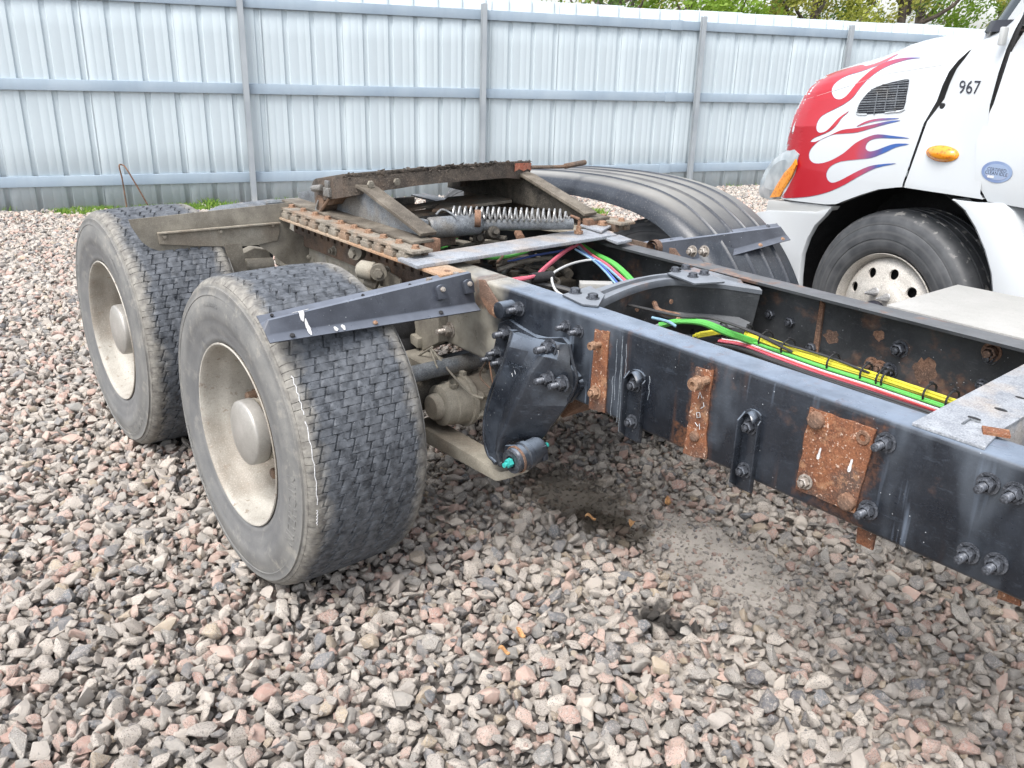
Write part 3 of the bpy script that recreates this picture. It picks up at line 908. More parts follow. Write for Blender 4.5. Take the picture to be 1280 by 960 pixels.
# ---- torque arm, axle, brake chamber
b = B()
pA = V(.02, -.50, .365); pB = V(.50, -.512, .375)
b.prism([V(.00, -.545, .375), V(.52, -.545, .378), V(.56, -.54, .40), V(.56, -.54, .37), V(.50, -.545, .335), V(.0, -.545, .315)], (0, .085, 0))
b.obj('torque_arm', 'tanlight', T, bevel=.005)
for xx in (0, -1.3236):
    a = empty('drive_axle', (xx, 0, .49), 0, T)
    b = B(); b.lathe([(-.80, .11), (-.76, .12), (-.74, .075), (-.30, .075), (-.22, .10), (-.12, .2), (-.02, .235), (.12, .2), (.24, .10), (.30, .075), (.74, .075), (.76, .12), (.8, .11)], (0, 0, 0), (0, 1, 0), 32)
    b.obj('axle_housing', 'innards', a)
    b = B(); b.lathe([(-.02, .20), (.14, .19), (.24, .14), (.30, .07), (.34, .07)], (0, .02, .03), (1, 0, .06), 24)
    b.obj('differential', 'innards', a)
    for sg in (-1, 1):
        b = B(); b.lathe([(0, .205), (.02, .21), (.10, .21), (.14, .205), (.14, .09)], (0, sg*.80, 0), (0, sg, 0), 40)
        b.obj('brake_drum', 'darkbrown', a)
        b = B()
        b.box((0, sg*.50, .10), (.16, .10, .06)); b.box((-.18, sg*.47, .06), (.30, .08, .05));
        b.obj('spring_seat', 'tan', a, bevel=.005)
        b = B(); b.lathe([(0, .06), (.01, .105), (.05, .115), (.08, .105), (.11, .115), (.15, .105), (.16, .07)], (-.20, sg*.49, .09), (0, 0, 1), 28)
        b.obj('air_spring', 'black', a)
def brake_chamber(x, y, z, sg=1):
    e = empty('brake_chamber', (x, y, z), 0, T)
    b = B(); b.lathe([(-.040, .0001), (-.040, .040), (-.034, .046), (-.012, .048), (-.010, .066), (-.004, .074), (.030, .076), (.034, .080), (.05, .080), (.085, .086), (.088, .094), (.104, .094), (.107, .086), (.115, .080), (.150, .080), (.175, .086), (.180, .090), (.190, .090), (.194, .084), (.26, .082), (.275, .074), (.285, .04), (.286, .0001)], (0, 0, 0), (0, sg, 0), 40)
    b.obj('chamber_body', 'tanlight', e, ang=40)
    b = B(); b.lathe([(.086, .089), (.0865, .0965), (.1055, .0965), (.106, .089)], (0, 0, 0), (0, sg, 0), 40)
    b.box((.0, .0965*sg, .10), (.03, .016, .02)); b.box((.0, sg*.185, .095), (.035, .012, .015))
    b.obj('clamp_band', 'tanlight', e, bevel=.001)
    b = B(); b.lathe([(0, .0001), (0, .014), (.004, .016), (.010, .0165), (.02, .0165)], (.03, .035*sg, .071), (.1, 0, .35), 10)
    for zz in (.035, -.035):
        for k in range(4):
            b.cyl((.080+.0, (.10+.032*k)*sg, zz), (.080, (.125+.032*k)*sg, zz), .0165-.002*(k % 2), 6)
        b.cyl((.080, .12*sg, zz), (.03, .12*sg, zz), .015, 8)
        b.cyl((.080, .20*sg, zz), (.085, .30*sg, zz+.01), .009, 8)
    b.obj('air_fitting', 'tanlight', e)
    return e
brake_chamber(.135, -.515, .475)
brake_chamber(.135, .515, .475, -1)
# brown cross bar under the frame seen below the web
b = B(); b.prism([V(.52, -.36, .60), V(.68, -.36, .665), V(.70, -.36, .63), V(.60, -.36, .55)], (0, .72, 0))
b.obj('lower_cross_tube', 'rust2', T, bevel=.004)
# spring bracket and casting behind the arm
b = B()
q = [(500, 404), (528, 400), (535, 425), (523, 424), (503, 407)]
b.prism([at(1, -.47, *p) for p in [(497, 405), (530, 392), (548, 396), (548, 428), (525, 440), (522, 424)]], (0, .05, 0))
b.prism([at(1, -.49, *p) for p in [(500, 407), (522, 424), (522, 436), (502, 420)]], (0, .05, 0))
b.obj('spring_bracket', 'tan', T, bevel=.004)
bolt('stud', 'nut', at(1, -.4305, 563, 412), sc=1.2).data
b = B(); b.cyl(at(1, -.47, 520, 472), at(1, -.20, 608, 450), .058, 20); b.cyl((.10, -.62, .60), (.10, -.3, .60), .03, 12)
b.obj('shock_body', 'cyl', T)
# thin steel wires / brake line loops
def wire(name, mat, pts, r, ax=None, parent=None, n=8):
    b = B(); b.tube(smooth_path(pts), r, n)
    return b.obj(name, mat, parent or T)
wire('brake_line', 'tan', [at(1, -.52, 512, 452), at(1, -.50, 539, 435), at(1, -.50, 541, 438), at(1, -.48, 560, 462), at(1, -.46, 585, 490), at(1, -.44, 604, 498)], .0042)
wire('brake_line', 'tan', [at(1, -.52, 516, 467), at(1, -.52, 544, 461), at(1, -.52, 545, 456), at(1, -.52, 538, 437)], .0035)
wire('brake_line', 'darkbrown', [at(1, -.44, 610, 448), at(1, -.44, 600, 470), at(1, -.44, 618, 490)], .003)
wire('brake_line', 'rust2', [at(1, -.44, 611, 448), at(1, -.44, 616, 478), at(1, -.44, 622, 500)], .003)

# ---- fender arms (pressed hat section) and their pivots
def hat_arm(inner, outer, sgn=1, YE=1.205, near=True):
    """inner/outer: lists of (x, z) of the 6 profile points at the rail and at the outer end"""
    secs = []
    n = 12
    for i in range(n+1):
        u = i/n
        y = -.445+(-YE+.445)*u
        sec = []
        for (a, c) in zip(inner, outer):
            sec.append(V(a[0]+(c[0]-a[0])*u, sgn*y, a[1]+(c[1]-a[1])*u))
        secs.append(sec)
    # closed outer end: the hat dies into the flange
    e = secs[-1]
    base = [e[0], e[0].lerp(e[-1], .3), e[0].lerp(e[-1], .4), e[0].lerp(e[-1], .55), e[0].lerp(e[-1], .7), e[0].lerp(e[-1], .8), e[-1]]
    secs.append([p+V(0, -.018*sgn, 0) for p in base[:len(e)]])
    if near:
        secs = [[CAM+(p-CAM)*KA for p in q] for q in secs]
    b = B(); b.loft(secs)
    o = b.obj('fender_arm', 'arm', T, ang=50)
    solidify(o, .004)
    bv = o.modifiers.new('b', 'BEVEL'); bv.width = .006; bv.segments = 3; bv.limit_method = 'ANGLE'
    return o
KA = .983
IN = [(.125, .948), (.186, .932), (.196, .962), (.214, .960), (.240, .868), (.246, .862), (.272, .846)]
OUT = [(.283, .957), (.306, .942), (.311, .951), (.318, .949), (.338, .918), (.341, .914), (.361, .900)]
arm = hat_arm(IN, OUT)
OUT2 = [(x+.030, z+.036) for x, z in OUT]
arm2 = hat_arm(IN, OUT2, -1, 1.085, False)
def arm_pt(u, k, near=True):
    """point on the near arm: u along it, k between profile points"""
    i = int(k); f = k-i
    OO = OUT if near else OUT2
    a = V(IN[i]).lerp(V(IN[min(6, i+1)]), f); c = V(OO[i]).lerp(V(OO[min(6, i+1)]), f)
    p = a.lerp(c, u)
    q = V(p.x, -.445-.76*u, p.y)
    return CAM+(q-CAM)*KA if near else V(q.x, .445+.67*u, q.z)
for (u, k) in [(.97, .5), (.55, .5), (.3, .5)]:
    b = B(); b.cyl(arm_pt(u, k)+V(0, 0, .003), arm_pt(u, k)+V(.002, 0, .0062), .005, 10); b.obj('bolt_hole', 'black', arm)
for (u, k, mt) in [(.56, 5.6, 'rustbolt'), (.22, 5.6, 'black'), (.93, 5.6, 'black')]:
    p = arm_pt(u, k)
    b = B(); b.lathe([(0, .0001), (.0, .008), (.003, .007), (.005, .003), (.005, .0001)], p+V(.002, 0, .003), (.5, 0, .85), 8); b.obj('rivet', mt, arm)
# clips on the arm face and studs at its back edge
for u in (.035, .19):
    p = arm_pt(u, 3.35)+V(.002, 0, 0)
    nrm = V(.95, 0, .27).normalized(); up_ = V(-.27, 0, .95)
    b = B()
    pts = [p+V(0, .020*math.cos(a), 0)+up_*(.016*math.sin(a)) for a in [PI*k/8 for k in range(9)]]+[p+V(0, -.018, 0)-up_*.03, p+V(0, .018, 0)-up_*.03]
    b.prism(pts, nrm*.014)
    o = b.obj('clip', 'arm', arm, bevel=.002)
    b = B(); b.lathe([(0, .008), (.004, .009), (.009, .007), (.010, .0001)], p+nrm*.014, nrm, 8); b.obj('clip_bolt', 'nut', arm)
for u in (.04, .20):
    p = arm_pt(u, .7)
    b = B(); b.lathe([(0, .016), (.004, .016), (.005, .011), (.02, .010), (.022, .0001)], p, (0, 0, 1), 6); b.obj('stud_nut', 'nut', arm)
# white paint smears on the arm
b = B()
for (u0, u1, k0, k1) in [(.855, .875, 2.2, 3.6), (.83, .88, 1.9, 2.25), (.845, .862, 3.4, 5.9), (.70, .715, 5.1, 5.9), (.735, .75, 5.2, 5.9), (.86, .9, 2.0, 2.2)]:
    ring = []
    n = 14
    for i in range(n):
        a = 2*PI*i/n
        rr = 1+.3*math.sin(3*a+u0*50)
        u = (u0+u1)/2+(u1-u0)/2*math.cos(a)*rr; k = (k0+k1)/2+(k1-k0)/2*math.sin(a)
        ring.append(arm_pt(u, min(6, max(0, k)))+V(.0018, 0, .0018))
    b.add(ring, [tuple(range(n))])
# (many-sided smears follow the bent sheet: triangulated fan)
o = b.obj('paint_smear', 'whitemark', arm, smooth=False); solidify(o, .0015, 0)
# rusty pivot link, pin
def link_plate(sg, mt='rust2'):
    pts = [at(1, -.455, *q) for q in [(601, 349), (607, 350), (628, 384), (629, 393), (622, 397), (614, 391), (603, 372)]]
    b = B(); b.prism([V(p.x, sg*p.y*-1 if False else p.y*sg, p.z) for p in pts], (0, -.010*sg, 0))
    return b.obj('pivot_link', mt, T, bevel=.003)
lk = link_plate(1)
p = at(1, -.462, 621, 388)
b = B(); b.lathe([(0, .012), (.012, .012), (.012, .0001)], p, (0, -1, 0), 6); b.obj('link_bolt', 'rustbolt', lk)
b = B(); p = at(1, -.45, 634, 386); b.cyl((p.x, -.430, p.z), (p.x, -.485, p.z), .027, 20); b.obj('pivot_pin', 'cast', T, bevel=.002)
lk2 = link_plate(-1)
p = at(1, .48, 826, 305)
b = B(); b.lathe([(0, .030), (.03, .030), (.03, .019), (0, .019)], (p.x, .43, p.z-.01), (0, 1, 0), 24); b.obj('pivot_sleeve', 'rust2', T)
for q in [(866, 314), (881, 314)]:
    bolt('nut', 'nut', at(1, .47, *q), rot=(0, 0, 0), sc=1.2)

# ---- flat mud plate by the rear tyre
pts = [(160.6, 274.7), (265, 263.5), (365.6, 252.8), (365, 268), (362, 286), (406, 312), (407, 334), (380, 333), (356, 330), (338, 316), (322, 306), (300, 304), (281, 308), (240, 315), (212, 316), (200, 314), (188, 310), (178, 303), (170, 292), (164, 283)]
b = B(); b.prism([at(0, -1.0, *q) for q in pts], (-.005, 0, 0))
mp = b.obj('mud_plate', 'tan', T, bevel=.001)
b = B(); b.prism([at(0, -.9985, *q) for q in [(196, 290), (272, 283.5), (348, 277), (349, 288), (346, 300), (322, 306), (300, 308), (250, 307.5), (199, 305)]], (.006, 0, 0))
b.prism([at(0, -.9985, *q) for q in [(196, 290), (272, 283.5), (348, 277), (348, 279), (272, 285.5), (196, 292)]], (.022, 0, 0))
b.obj('stiffener_strip', 'tanlight', mp, bevel=.001)
for q in [(205, 296), (275, 289), (340, 281), (386, 321)]:
    p = at(0, -.992, *q)
    b = B(); b.lathe([(0, .012), (.003, .012), (.004, .008), (.012, .0075), (.013, .0001)], p, (1, 0, 0), 6); b.obj('bolt', 'tanlight', mp)
b = B(); b.prism([at(0, -.985, *q) for q in [(281, 306), (302, 304), (309, 340), (288, 341)]], (-.01, 0, 0)); b.obj('flap', 'tan', mp, bevel=.001)
b = B(); b.prism([at(0, -.995, *q) for q in [(406, 310), (440, 306), (470, 322), (470, 350), (408, 334)]], (-.03, 0, 0)); o = b.obj('plate_mount', 'darkbrown', mp, bevel=.002)
for q in [(414, 320), (430, 317)]:
    p = at(0, -.992, *q); b = B(); b.lathe([(0, .012), (.012, .008), (.013, .0001)], p, (1, 0, 0), 6); b.obj('bolt', 'tan', mp)
# brake hardware seen under the plate
b = B()
b.prism([at(0, -1.05, *q) for q in [(302, 318), (318, 310), (336, 312), (342, 332), (318, 336), (304, 334)]], (-.06, 0, 0))
b.cyl(at(0, -1.05, 306, 332), at(0, -1.05, 340, 330), .03, 12)
b.obj('brake_spider', 'tan', T, bevel=.004)
# link and barrel beside the rail
b = B(); c0 = at(1, -.56, 458, 338); b.lathe([(-.035, .0001), (-.035, .022), (-.024, .034), (.03, .036), (.038, .028), (.038, .0001)], c0, V(.75, .55, -.1), 20)
b.obj('rubber_bush', 'tanlight', T)
b = B(); c1 = at(1, -.55, 474, 339); b.cyl(c1, c1+V(.02, -.015, 0), .030, 18); b.lathe([(0, .018), (.014, .017), (.015, .0001)], c1+V(.02, -.015, 0), V(.8, -.6, 0), 6)
b.obj('bush_bolt', 'tan', T)
b = B(); b.prism([at(1, -.50, *q) for q in [(468, 345), (482, 338), (500, 350), (500, 362), (476, 358)]], (0, .01, 0)); b.obj('bush_plate', 'tan', T, bevel=.002)
b = B(); b.cyl(at(1, -.53, 444, 316), at(1, -.50, 450, 316), .028, 16); b.lathe([(0, .018), (.014, .017), (.015, .0001)], at(1, -.53, 442, 317), V(.2, -1, 0), 6); b.obj('hex_bolt', 'tan', T)
b = B(); b.cyl(at(1, -.55, 457, 350), at(1, -.52, 472, 356), .022, 12); b.obj('lower_bush', 'tanlight', T)

# ---- perforated angle, rack and strips (near and far)
def slide(sg):
    e = empty('slide_rack', (0, 0, 0), 0, T)
    b = B()
    if sg > 0:
        b.box((-.445, sg*-.505, .9600), (1.30, .105, .009))
    else:
        b.box((-.60, sg*-.505, .9600), (.98, .105, .009))
    o = b.obj('lower_strip', 'combrust' if sg > 0 else 'comb', e, bevel=.0012)
    # upright leg with holes: built as cells round each hole
    b = B(); n = 22; x0 = -1.09; w = 1.28/n
    for i in range(n):
        xa = x0+i*w; cx_ = xa+w/2
        za, zb, zc, zd = .955, .926, .892, .83
        hw = .011
        for (u0, u1, v0, v1) in [(xa, xa+w, zb, za), (xa, cx_-hw, zc, zb), (cx_+hw, xa+w, zc, zb), (xa, xa+w, zd, zc)]:
            b.box(((u0+u1)/2, sg*-.4475, (v0+v1)/2), (u1-u0, .010, v1-v0))
        b.box((cx_, sg*-.4425, (zb+zc)/2), (hw*2+.002, .001, zb-zc+.002))
    b.obj('perforated_leg', 'darkbrown', e)
    # rack teeth
    for i in range(13):
        xx = -1.045+i*.083
        b = B(); b.box((xx, sg*-.515, .9800), (.040, .070, .030)); b.box((xx, sg*-.535, .9750), (.060, .034, .020)); b.obj('rack_tooth', 'comb', e, bevel=.002)
    b = B(); b.box((-.545, sg*-.470, .9800), (1.06, .02, .031)); b.obj('rack_spine', 'darkbrown', e)
    b = B(); b.box((-.535, sg*-.503, 1.0000), (1.10, .085, .010)); b.obj('upper_strip', 'comb', e, bevel=.0012)
    for i in range(10):
        bolt('hex', 'rustbolt', (-.985+i*.1065, sg*-.505, 1.005), e, name='hex_bolt', rot=(0, 0, rnd.random()), sc=1.05)
    if sg > 0:
        b = B(); b.cyl((.165, sg*-.505, .9645), (.165, sg*-.505, .9655), .011, 12); b.obj('strip_hole', 'rust2', e)
    # bolt heads along the leg
    for xx in (-.72, -.40, -.30, -.02, .12):
        bolt('nut', 'tan', (xx, sg*-.4526, .862), e, name='leg_bolt', rot=(0, 0, 0) if sg > 0 else (0, 0, PI), sc=1.1)
    return e
slide(1); slide(-1)

# ---- flat cross bars on the rails
def flat(name, mat, z, px, th=.010, parent=None, bevel=.001):
    b = B(); b.prism([at(2, z, *q) for q in px], (0, 0, -th))
    return b.obj(name, mat, parent or T, bevel=bevel)
flat('cross_bar', 'galv', .978, [(497, 322), (521, 332), (771, 293), (749, 283)], .012)
b = B(); b.prism([at(2, .966, *q) for q in [(505, 325), (521, 333), (560, 327), (545, 321)]], (0, 0, -.006)); b.obj('shim', 'rust2', T)
flat('cross_bar', 'galv', .972, [(755, 296), (772, 303), (790, 299), (774, 293)], .010)
flat('cross_bar', 'tanlight', .975, [(655, 282), (735, 292), (752, 285), (668, 275)], .010)
flat('cross_bar', 'galv', .990, [(725, 281), (752, 289), (764, 282), (738, 275)], .008)
for q in [(733, 277), (753, 281)]:
    bolt('hex', 'rustbolt', at(2, .992, *q), name='hex_bolt', sc=1.4)
for q in [(727, 300)]:
    e0 = at(2, .98, 723, 292)
    b = B(); b.lathe([(0, .018), (.012, .018), (.012, .010), (.03, .010), (.034, .0001)], e0, (0, 0, 1), 6); b.obj('anchor_nut', 'rustbolt', T)
    wire('anchor_hook', 'rust2', [e0+V(0, 0, .03), e0+V(0, 0, .055), at(2, 1.04, 722, 273), at(2, 1.04, 714, 270)], .006)

# ---- fifth wheel
F5 = empty('fifth_wheel', (-.78, 0, 1.0), 0, T)
def loc5(p):
    return V(p)-V(-.78, 0, 1.0)
tilt = R(11.0)
def plate_xy():
    pts = []
    for k in range(25):                                     # front edge, left to right
        y = -.475+.95*k/24
        x = -.455-.13*abs(y/.475)**2.2
        pts.append((x, y))
    pts += [(-.72, .470), (-.84, .462), (-1.0, .392), (-1.15, .32), (-1.40, .20), (-1.18, .06), (-1.02, .045), (-.98, 0), (-1.02, -.045), (-1.18, -.06), (-1.40, -.20), (-1.15, -.32), (-1.0, -.392), (-.84, -.462), (-.72, -.470)]
    return pts
def tz(x, z):
    return z+(x+.55)*math.tan(tilt)
PXY = plate_xy()
b = B()
top = [loc5((x, y, tz(x, 1.196))) for x, y in PXY]
b.prism(top, (0, 0, -.020))
plate = b.obj('top_plate', 'grease', F5, bevel=.003)
# skirt round the front and sides with its uneven lower edge
def skirt():
    idx = [len(PXY)-1-i for i in range(4)][::-1]+list(range(0, 28))
    outer_t, outer_b, inner_b = [], [], []
    pth = [PXY[i] for i in idx]
    for j, (x, y) in enumerate(pth):
        u = abs(y)/.475
        d = .062+.022*max(0, u-.55)/.45+.004*mnoise.noise(V(x*20, y*20, 0))
        if -.37 < y < -.2 and x > -.7:
            d += .004
        c = V(x+.8, y, 0).normalized()*.014
        outer_t.append(loc5((x, y, tz(x, 1.190)))); outer_b.append(loc5((x, y, tz(x, 1.190)-d))); inner_b.append(loc5((x-c.x, y-c.y, tz(x, 1.190)-d)))
    b = B(); b.loft([outer_t, outer_b, inner_b, [p+V(0, 0, .05) for p in inner_b]])
    return b.obj('front_skirt', 'grease', F5, ang=40)
sk = skirt()
# crust of old grease along the upper edge
b = B()
for k in range(170):
    i = rnd.uniform(0, 24); a = PXY[int(i)]; c = PXY[int(i)+1]; f = i % 1
    x = a[0]+(c[0]-a[0])*f; y = a[1]+(c[1]-a[1])*f
    s = rnd.uniform(.004, .011)
    p = loc5((x+rnd.uniform(-.012, .002), y, tz(x, 1.196)+rnd.uniform(-.018, .002)))
    vs = [p+V(rnd.uniform(-1, 1), rnd.uniform(-1.6, 1.6), rnd.uniform(-.6, .6))*s for _ in range(6)]
    b.add(vs, [(0, 1, 2), (0, 2, 3), (0, 3, 4), (1, 2, 5), (2, 3, 5), (3, 4, 5), (0, 4, 1), (1, 4, 5)])
o = b.obj('grease_crust', 'grease', F5, smooth=False); o['kind'] = 'stuff'
# red oxide patch on the right-hand corner
b = B()
ii = [20, 21, 22, 23, 24]
b.loft([[loc5((PXY[i][0]+.0035, PXY[i][1]+.001, tz(PXY[i][0], 1.188))) for i in ii], [loc5((PXY[i][0]+.0035, PXY[i][1]+.001, tz(PXY[i][0], 1.152+.01*(i % 2)))) for i in ii]])
b.obj('paint_patch', 'redplate', F5)
# side ears (pivot castings) and pedestals
for sg in (-1, 1):
    b = B()
    b.prism([loc5((x, sg*.455, z)) for x, z in [(-.72, 1.14), (-.62, 1.14), (-.64, 1.09), (-.69, 1.075), (-.72, 1.05), (-.77, 1.04), (-.82, 1.05), (-.84, 1.09)]], (0, sg*-.05, 0))
    b.obj('plate_ear', 'darkbrown', F5, bevel=.004)
    y0 = sg*.405
    b = B()
    b.prism([loc5((x, y0, z)) for x, z in [(-1.12, 1.008), (-.13, 1.008), (-.13, 1.035), (-.52, 1.135), (-.72, 1.135), (-1.12, 1.04)]], (0, sg*-.012, 0))
    b.obj('pedestal_web', 'innards' if sg > 0 else 'cyl', F5, bevel=.002)
    secs = []
    for (x, z) in [(-.56, 1.150), (-.50, 1.142), (-.13, 1.046), (-.10, 1.036)]:
        secs.append([loc5((x, sg*.365, z)), loc5((x, sg*.435, z)), loc5((x-.006, sg*.435, z-.012)), loc5((x-.006, sg*.365, z-.012))])
    b = B(); b.loft(secs, close=True, caps=True); b.obj('pedestal_brace', 'brace', F5, bevel=.002)
    b = B(); b.box(loc5((-.60, sg*.44, 1.012)), (1.05, .09, .010)); b.obj('pedestal_base', 'brace', F5, bevel=.002)
    b = B(); b.box(loc5((-.095, sg*.40, .99)), (.035, .07, .05)); b.obj('pedestal_stop', 'rust2', F5, bevel=.003)
    b = B(); b.cyl(loc5((-.80, sg*.47, 1.045)), loc5((-.80, sg*.40, 1.045)), .035, 20); b.obj('pivot_pin', 'darkbrown', F5)
# bits on the left ear: clamp, bolts
for q in [(442, 225), (499, 228)]:
    p = at(1, -.30 if q[0] > 470 else -.40, *q)
    b = B(); b.lathe([(0, .015), (.010, .014), (.011, .0001)], V(tz(0, 0)*0-.485-.03*(q[0] < 470), p.y, p.z)-V(-.78, 0, 1.0)+V(.01, 0, 0), (1, 0, 0), 6); b.obj('plate_bolt', 'tan', F5)
e1 = at(1, -.475, 410, 240)
b = B(); b.box(e1-V(-.78, 0, 1), (.05, .02, .035)); b.box(e1-V(-.78, 0, 1)+V(0, 0, .03), (.03, .015, .03)); b.cyl(e1-V(-.78, 0, 1)+V(-.05, 0, .01), e1-V(-.78, 0, 1)+V(-.11, -.01, .0), .014, 10)
b.obj('grease_block', 'cyl', F5, bevel=.003)
wire('lock_rod', 'darkbrown', [at(1, -.47, 412, 248)-V(-.78, 0, 1), at(1, -.48, 398, 268)-V(-.78, 0, 1)], .007, parent=F5)
wire('lock_rod', 'cyl', [at(1, -.47, 398, 250)-V(-.78, 0, 1), at(1, -.48, 395, 262)-V(-.78, 0, 1), at(1, -.48, 400, 270)-V(-.78, 0, 1)], .004, parent=F5)
# release handle on the right
h0 = at(1, .43, 664, 209); h1 = at(2, h0.z+.004, 705, 208); h2 = at(2, h0.z+.012, 731, 203)
wire('release_handle', 'darkbrown', [h0-V(-.78, 0, 1), h1-V(-.78, 0, 1), h2-V(-.78, 0, 1)], .008, parent=F5)
b = B(); b.cyl(h1-V(-.78, 0, 1)+(h2-h1)*.05, h2-V(-.78, 0, 1), .012, 10); b.obj('handle_grip', 'darkbrown', F5)
# air cylinder, coil spring, bellows
def o5(p):
    return p-V(-.78, 0, 1)
ca = at(2, 1.015, 535, 285); cb = at(2, 1.015, 600, 280); cc = at(2, 1.015, 716, 280)
b = B(); b.lathe([(0, .0001), (0, .034), (.008, .040), ((cb-ca).length-.01, .040), ((cb-ca).length, .032), ((cb-ca).length, .028)], o5(ca), cb-ca, 28); b.obj('air_cylinder', 'cyl', F5)
b = B(); b.cyl(o5(cb)-V(0, 0, .005), o5(cc), .022, 20); b.obj('cylinder_rod', 'cyl', F5)
ba = at(2, 1.01, 500, 286)
b = B(); dv = ca-ba; L = dv.length; pr = [(0, .012)]
for k in range(7):
    pr += [(L*.05+k*L*.11, .018), (L*.10+k*L*.11, .030)]
pr += [(L*.85, .016), (L, .016)]
b.lathe(pr, o5(ba), dv, 20); b.obj('bellows', 'black', F5)
b = B(); b.box(o5(ca)-V(.0, .035, -.01), (.045, .05, .05)); b.cyl(o5(ca)-V(.0, .02, -.02), o5(ca)-V(.05, .07, -.01), .014, 10); b.obj('lock_casting', 'cyl', F5, bevel=.008)
b = B(); b.prism([o5(q) for q in [at(2, .985, 494, 296), at(2, .985, 520, 297), at(2, .985, 570, 290), at(2, .985, 545, 283), at(2, .985, 500, 284)]], (0, 0, -.05)); b.obj('lock_base', 'darkbrown', F5, bevel=.003)
sa = at(2, 1.060, 566, 266); sb = at(2, 1.055, 712, 270)
dv = sb-sa; L = dv.length; axn = dv.normalized(); uu = axn.cross(V(0, 0, 1)).normalized(); ww = uu.cross(axn)
turns = 21; path = []
for i in range(turns*14+1):
    t_ = i/(turns*14); a = 2*PI*turns*t_
    rr = .024*(1 if t_ < .93 else 1-(t_-.93)/.07*.75)
    path.append(o5(sa)+axn*L*t_+uu*rr*math.cos(a)+ww*rr*math.sin(a))
b = B(); b.tube(path, .0042, 6); b.obj('coil_spring', 'spring', F5)
b = B(); b.tube(smooth_path([o5(at(2, 1.06, 545, 268)), o5(at(2, 1.075, 553, 262)), o5(at(2, 1.06, 566, 268)), o5(at(2, 1.06, 574, 276))]), .004, 6); b.obj('spring_hook', 'cyl', F5)
b = B(); b.lathe([(-.012, .031), (-.012, .0335), (.012, .0335), (.012, .031)], o5(at(2, 1.045, 597, 273)), axn, 20); b.obj('cylinder_clamp', 'rust2', F5)
r5 = random.Random(21)
for k in range(26):
    p = V(r5.uniform(-.75, .02), r5.uniform(-.34, .36), r5.uniform(.90, .975))
    kind = k % 4
    b = B()
    if kind == 0:
        q = [p]
        for _ in range(4): q.append(q[-1]+V(r5.uniform(-.10, .10), r5.uniform(-.12, .12), r5.uniform(-.03, .02)))
        b.tube(smooth_path(q, 5), r5.uniform(.005, .009), 7); nm = 'air_hose'; mt = r5.choice(['black', 'innards', 'black', 'rust2'])
    elif kind == 1:
        b.lathe([(0, .0001), (0, .020), (.02, .024), (.05, .024), (.055, .015), (.08, .013), (.08, .0001)], p, V(r5.uniform(-1, 1), r5.uniform(-1, 1), .2), 12); nm = 'air_valve'; mt = 'innards'
    elif kind == 2:
        b.box(p, (r5.uniform(.05, .12), r5.uniform(.04, .08), .012), Matrix.Rotation(r5.uniform(0, 3), 3, 'Z')); nm = 'bracket_plate'; mt = r5.choice(['darkbrown', 'tan', 'innards'])
    else:
        b.cyl(p, p+V(r5.uniform(-.15, .15), r5.uniform(-.15, .15), .0), r5.uniform(.008, .018), 10); nm = 'linkage_rod'; mt = r5.choice(['tan', 'innards', 'rust2'])
    b.obj(nm, mt, T)
# cross strips behind the plate
for zz, px in ((1.012, [(466, 268), (590, 248), (600, 243), (470, 262)]), (1.0, [(472, 276), (600, 256), (600, 250), (470, 271)]), (1.02, [(540, 262), (640, 250), (632, 240), (560, 246)])):
    b = B(); b.prism([o5(at(2, zz, *q)) for q in px], (0, 0, -.012)); b.obj('cross_strip', 'comb', F5, bevel=.001)

# ---- far fender
def fender():
    prof = [(-1.24, 1.02), (-1.12, 1.06), (-1.02, 1.080), (-.92, 1.092), (-.72, 1.108), (-.525, 1.118), (-.38, 1.121), (-.26, 1.118), (-.15, 1.110), (-.05, 1.097), (.065, 1.068), (.17, 1.022), (.27, .958), (.37, .858), (.45, .745), (.49, .65), (.505, .55), (.505, .42)]
    prof = [(p.x, p.y) for p in smooth_path([V(x, z, 0) for x, z in prof], 4)]
    ya, yb = .635, 1.150
    cols = []
    N = 96
    ribs = [.77, .87, .97, 1.06]
    for k in range(N+1):
        y = ya+(yb-ya)*k/N
        d = 0
        for rb in ribs:
            d += .009*math.exp(-((y-rb)/.007)**2)
        e = min(y-ya, yb-y)
        rr = .085 if y < .9 else .035
        if e < rr:
            d -= (rr-math.sqrt(max(0, rr*rr-(rr-e)**2)))*.95
        cols.append((y, d))
    secs = []
    for i, (x, z) in enumerate(prof):
        a = prof[max(0, i-1)]; c = prof[min(len(prof)-1, i+1)]
        tg = V(c[0]-a[0], 0, c[1]-a[1]).normalized(); nr = V(-tg.z, 0, tg.x)
        ins = max(0, (-.95-x)/.25)*.10
        secs.append([V(x, (y if y > ya+.2 else y+ins*(1-(y-ya)/.2)), z)+nr*d for y, d in cols])
    b = B(); b.loft(secs)
    o = b.obj('fender', 'fender', T, ang=70)
    solidify(o, .005)
    return o, prof
fd, fprof = fender()
for q in [(716, 214), (758, 214), (804, 219)]:
    p = at(2, 1.098, *q)
    b = B(); b.lathe([(0, .010), (.006, .007), (.007, .0001)], p, (0, 0, 1), 8); b.obj('rivet', 'cyl', fd)
for u, k in [(.12, 5.6), (.45, 5.6), (.75, 5.6), (.93, 5.6), (.2, .5), (.35, .5), (.6, .5), (.9, .5)]:
    p = arm_pt(u, k, False)
    b = B(); b.lathe([(0, .011), (.006, .008), (.008, .0001)], p+V(0, 0, .003), (.5, 0, .85), 8); b.obj('rivet', 'rustbolt' if k > 5 else 'bolt', arm2)

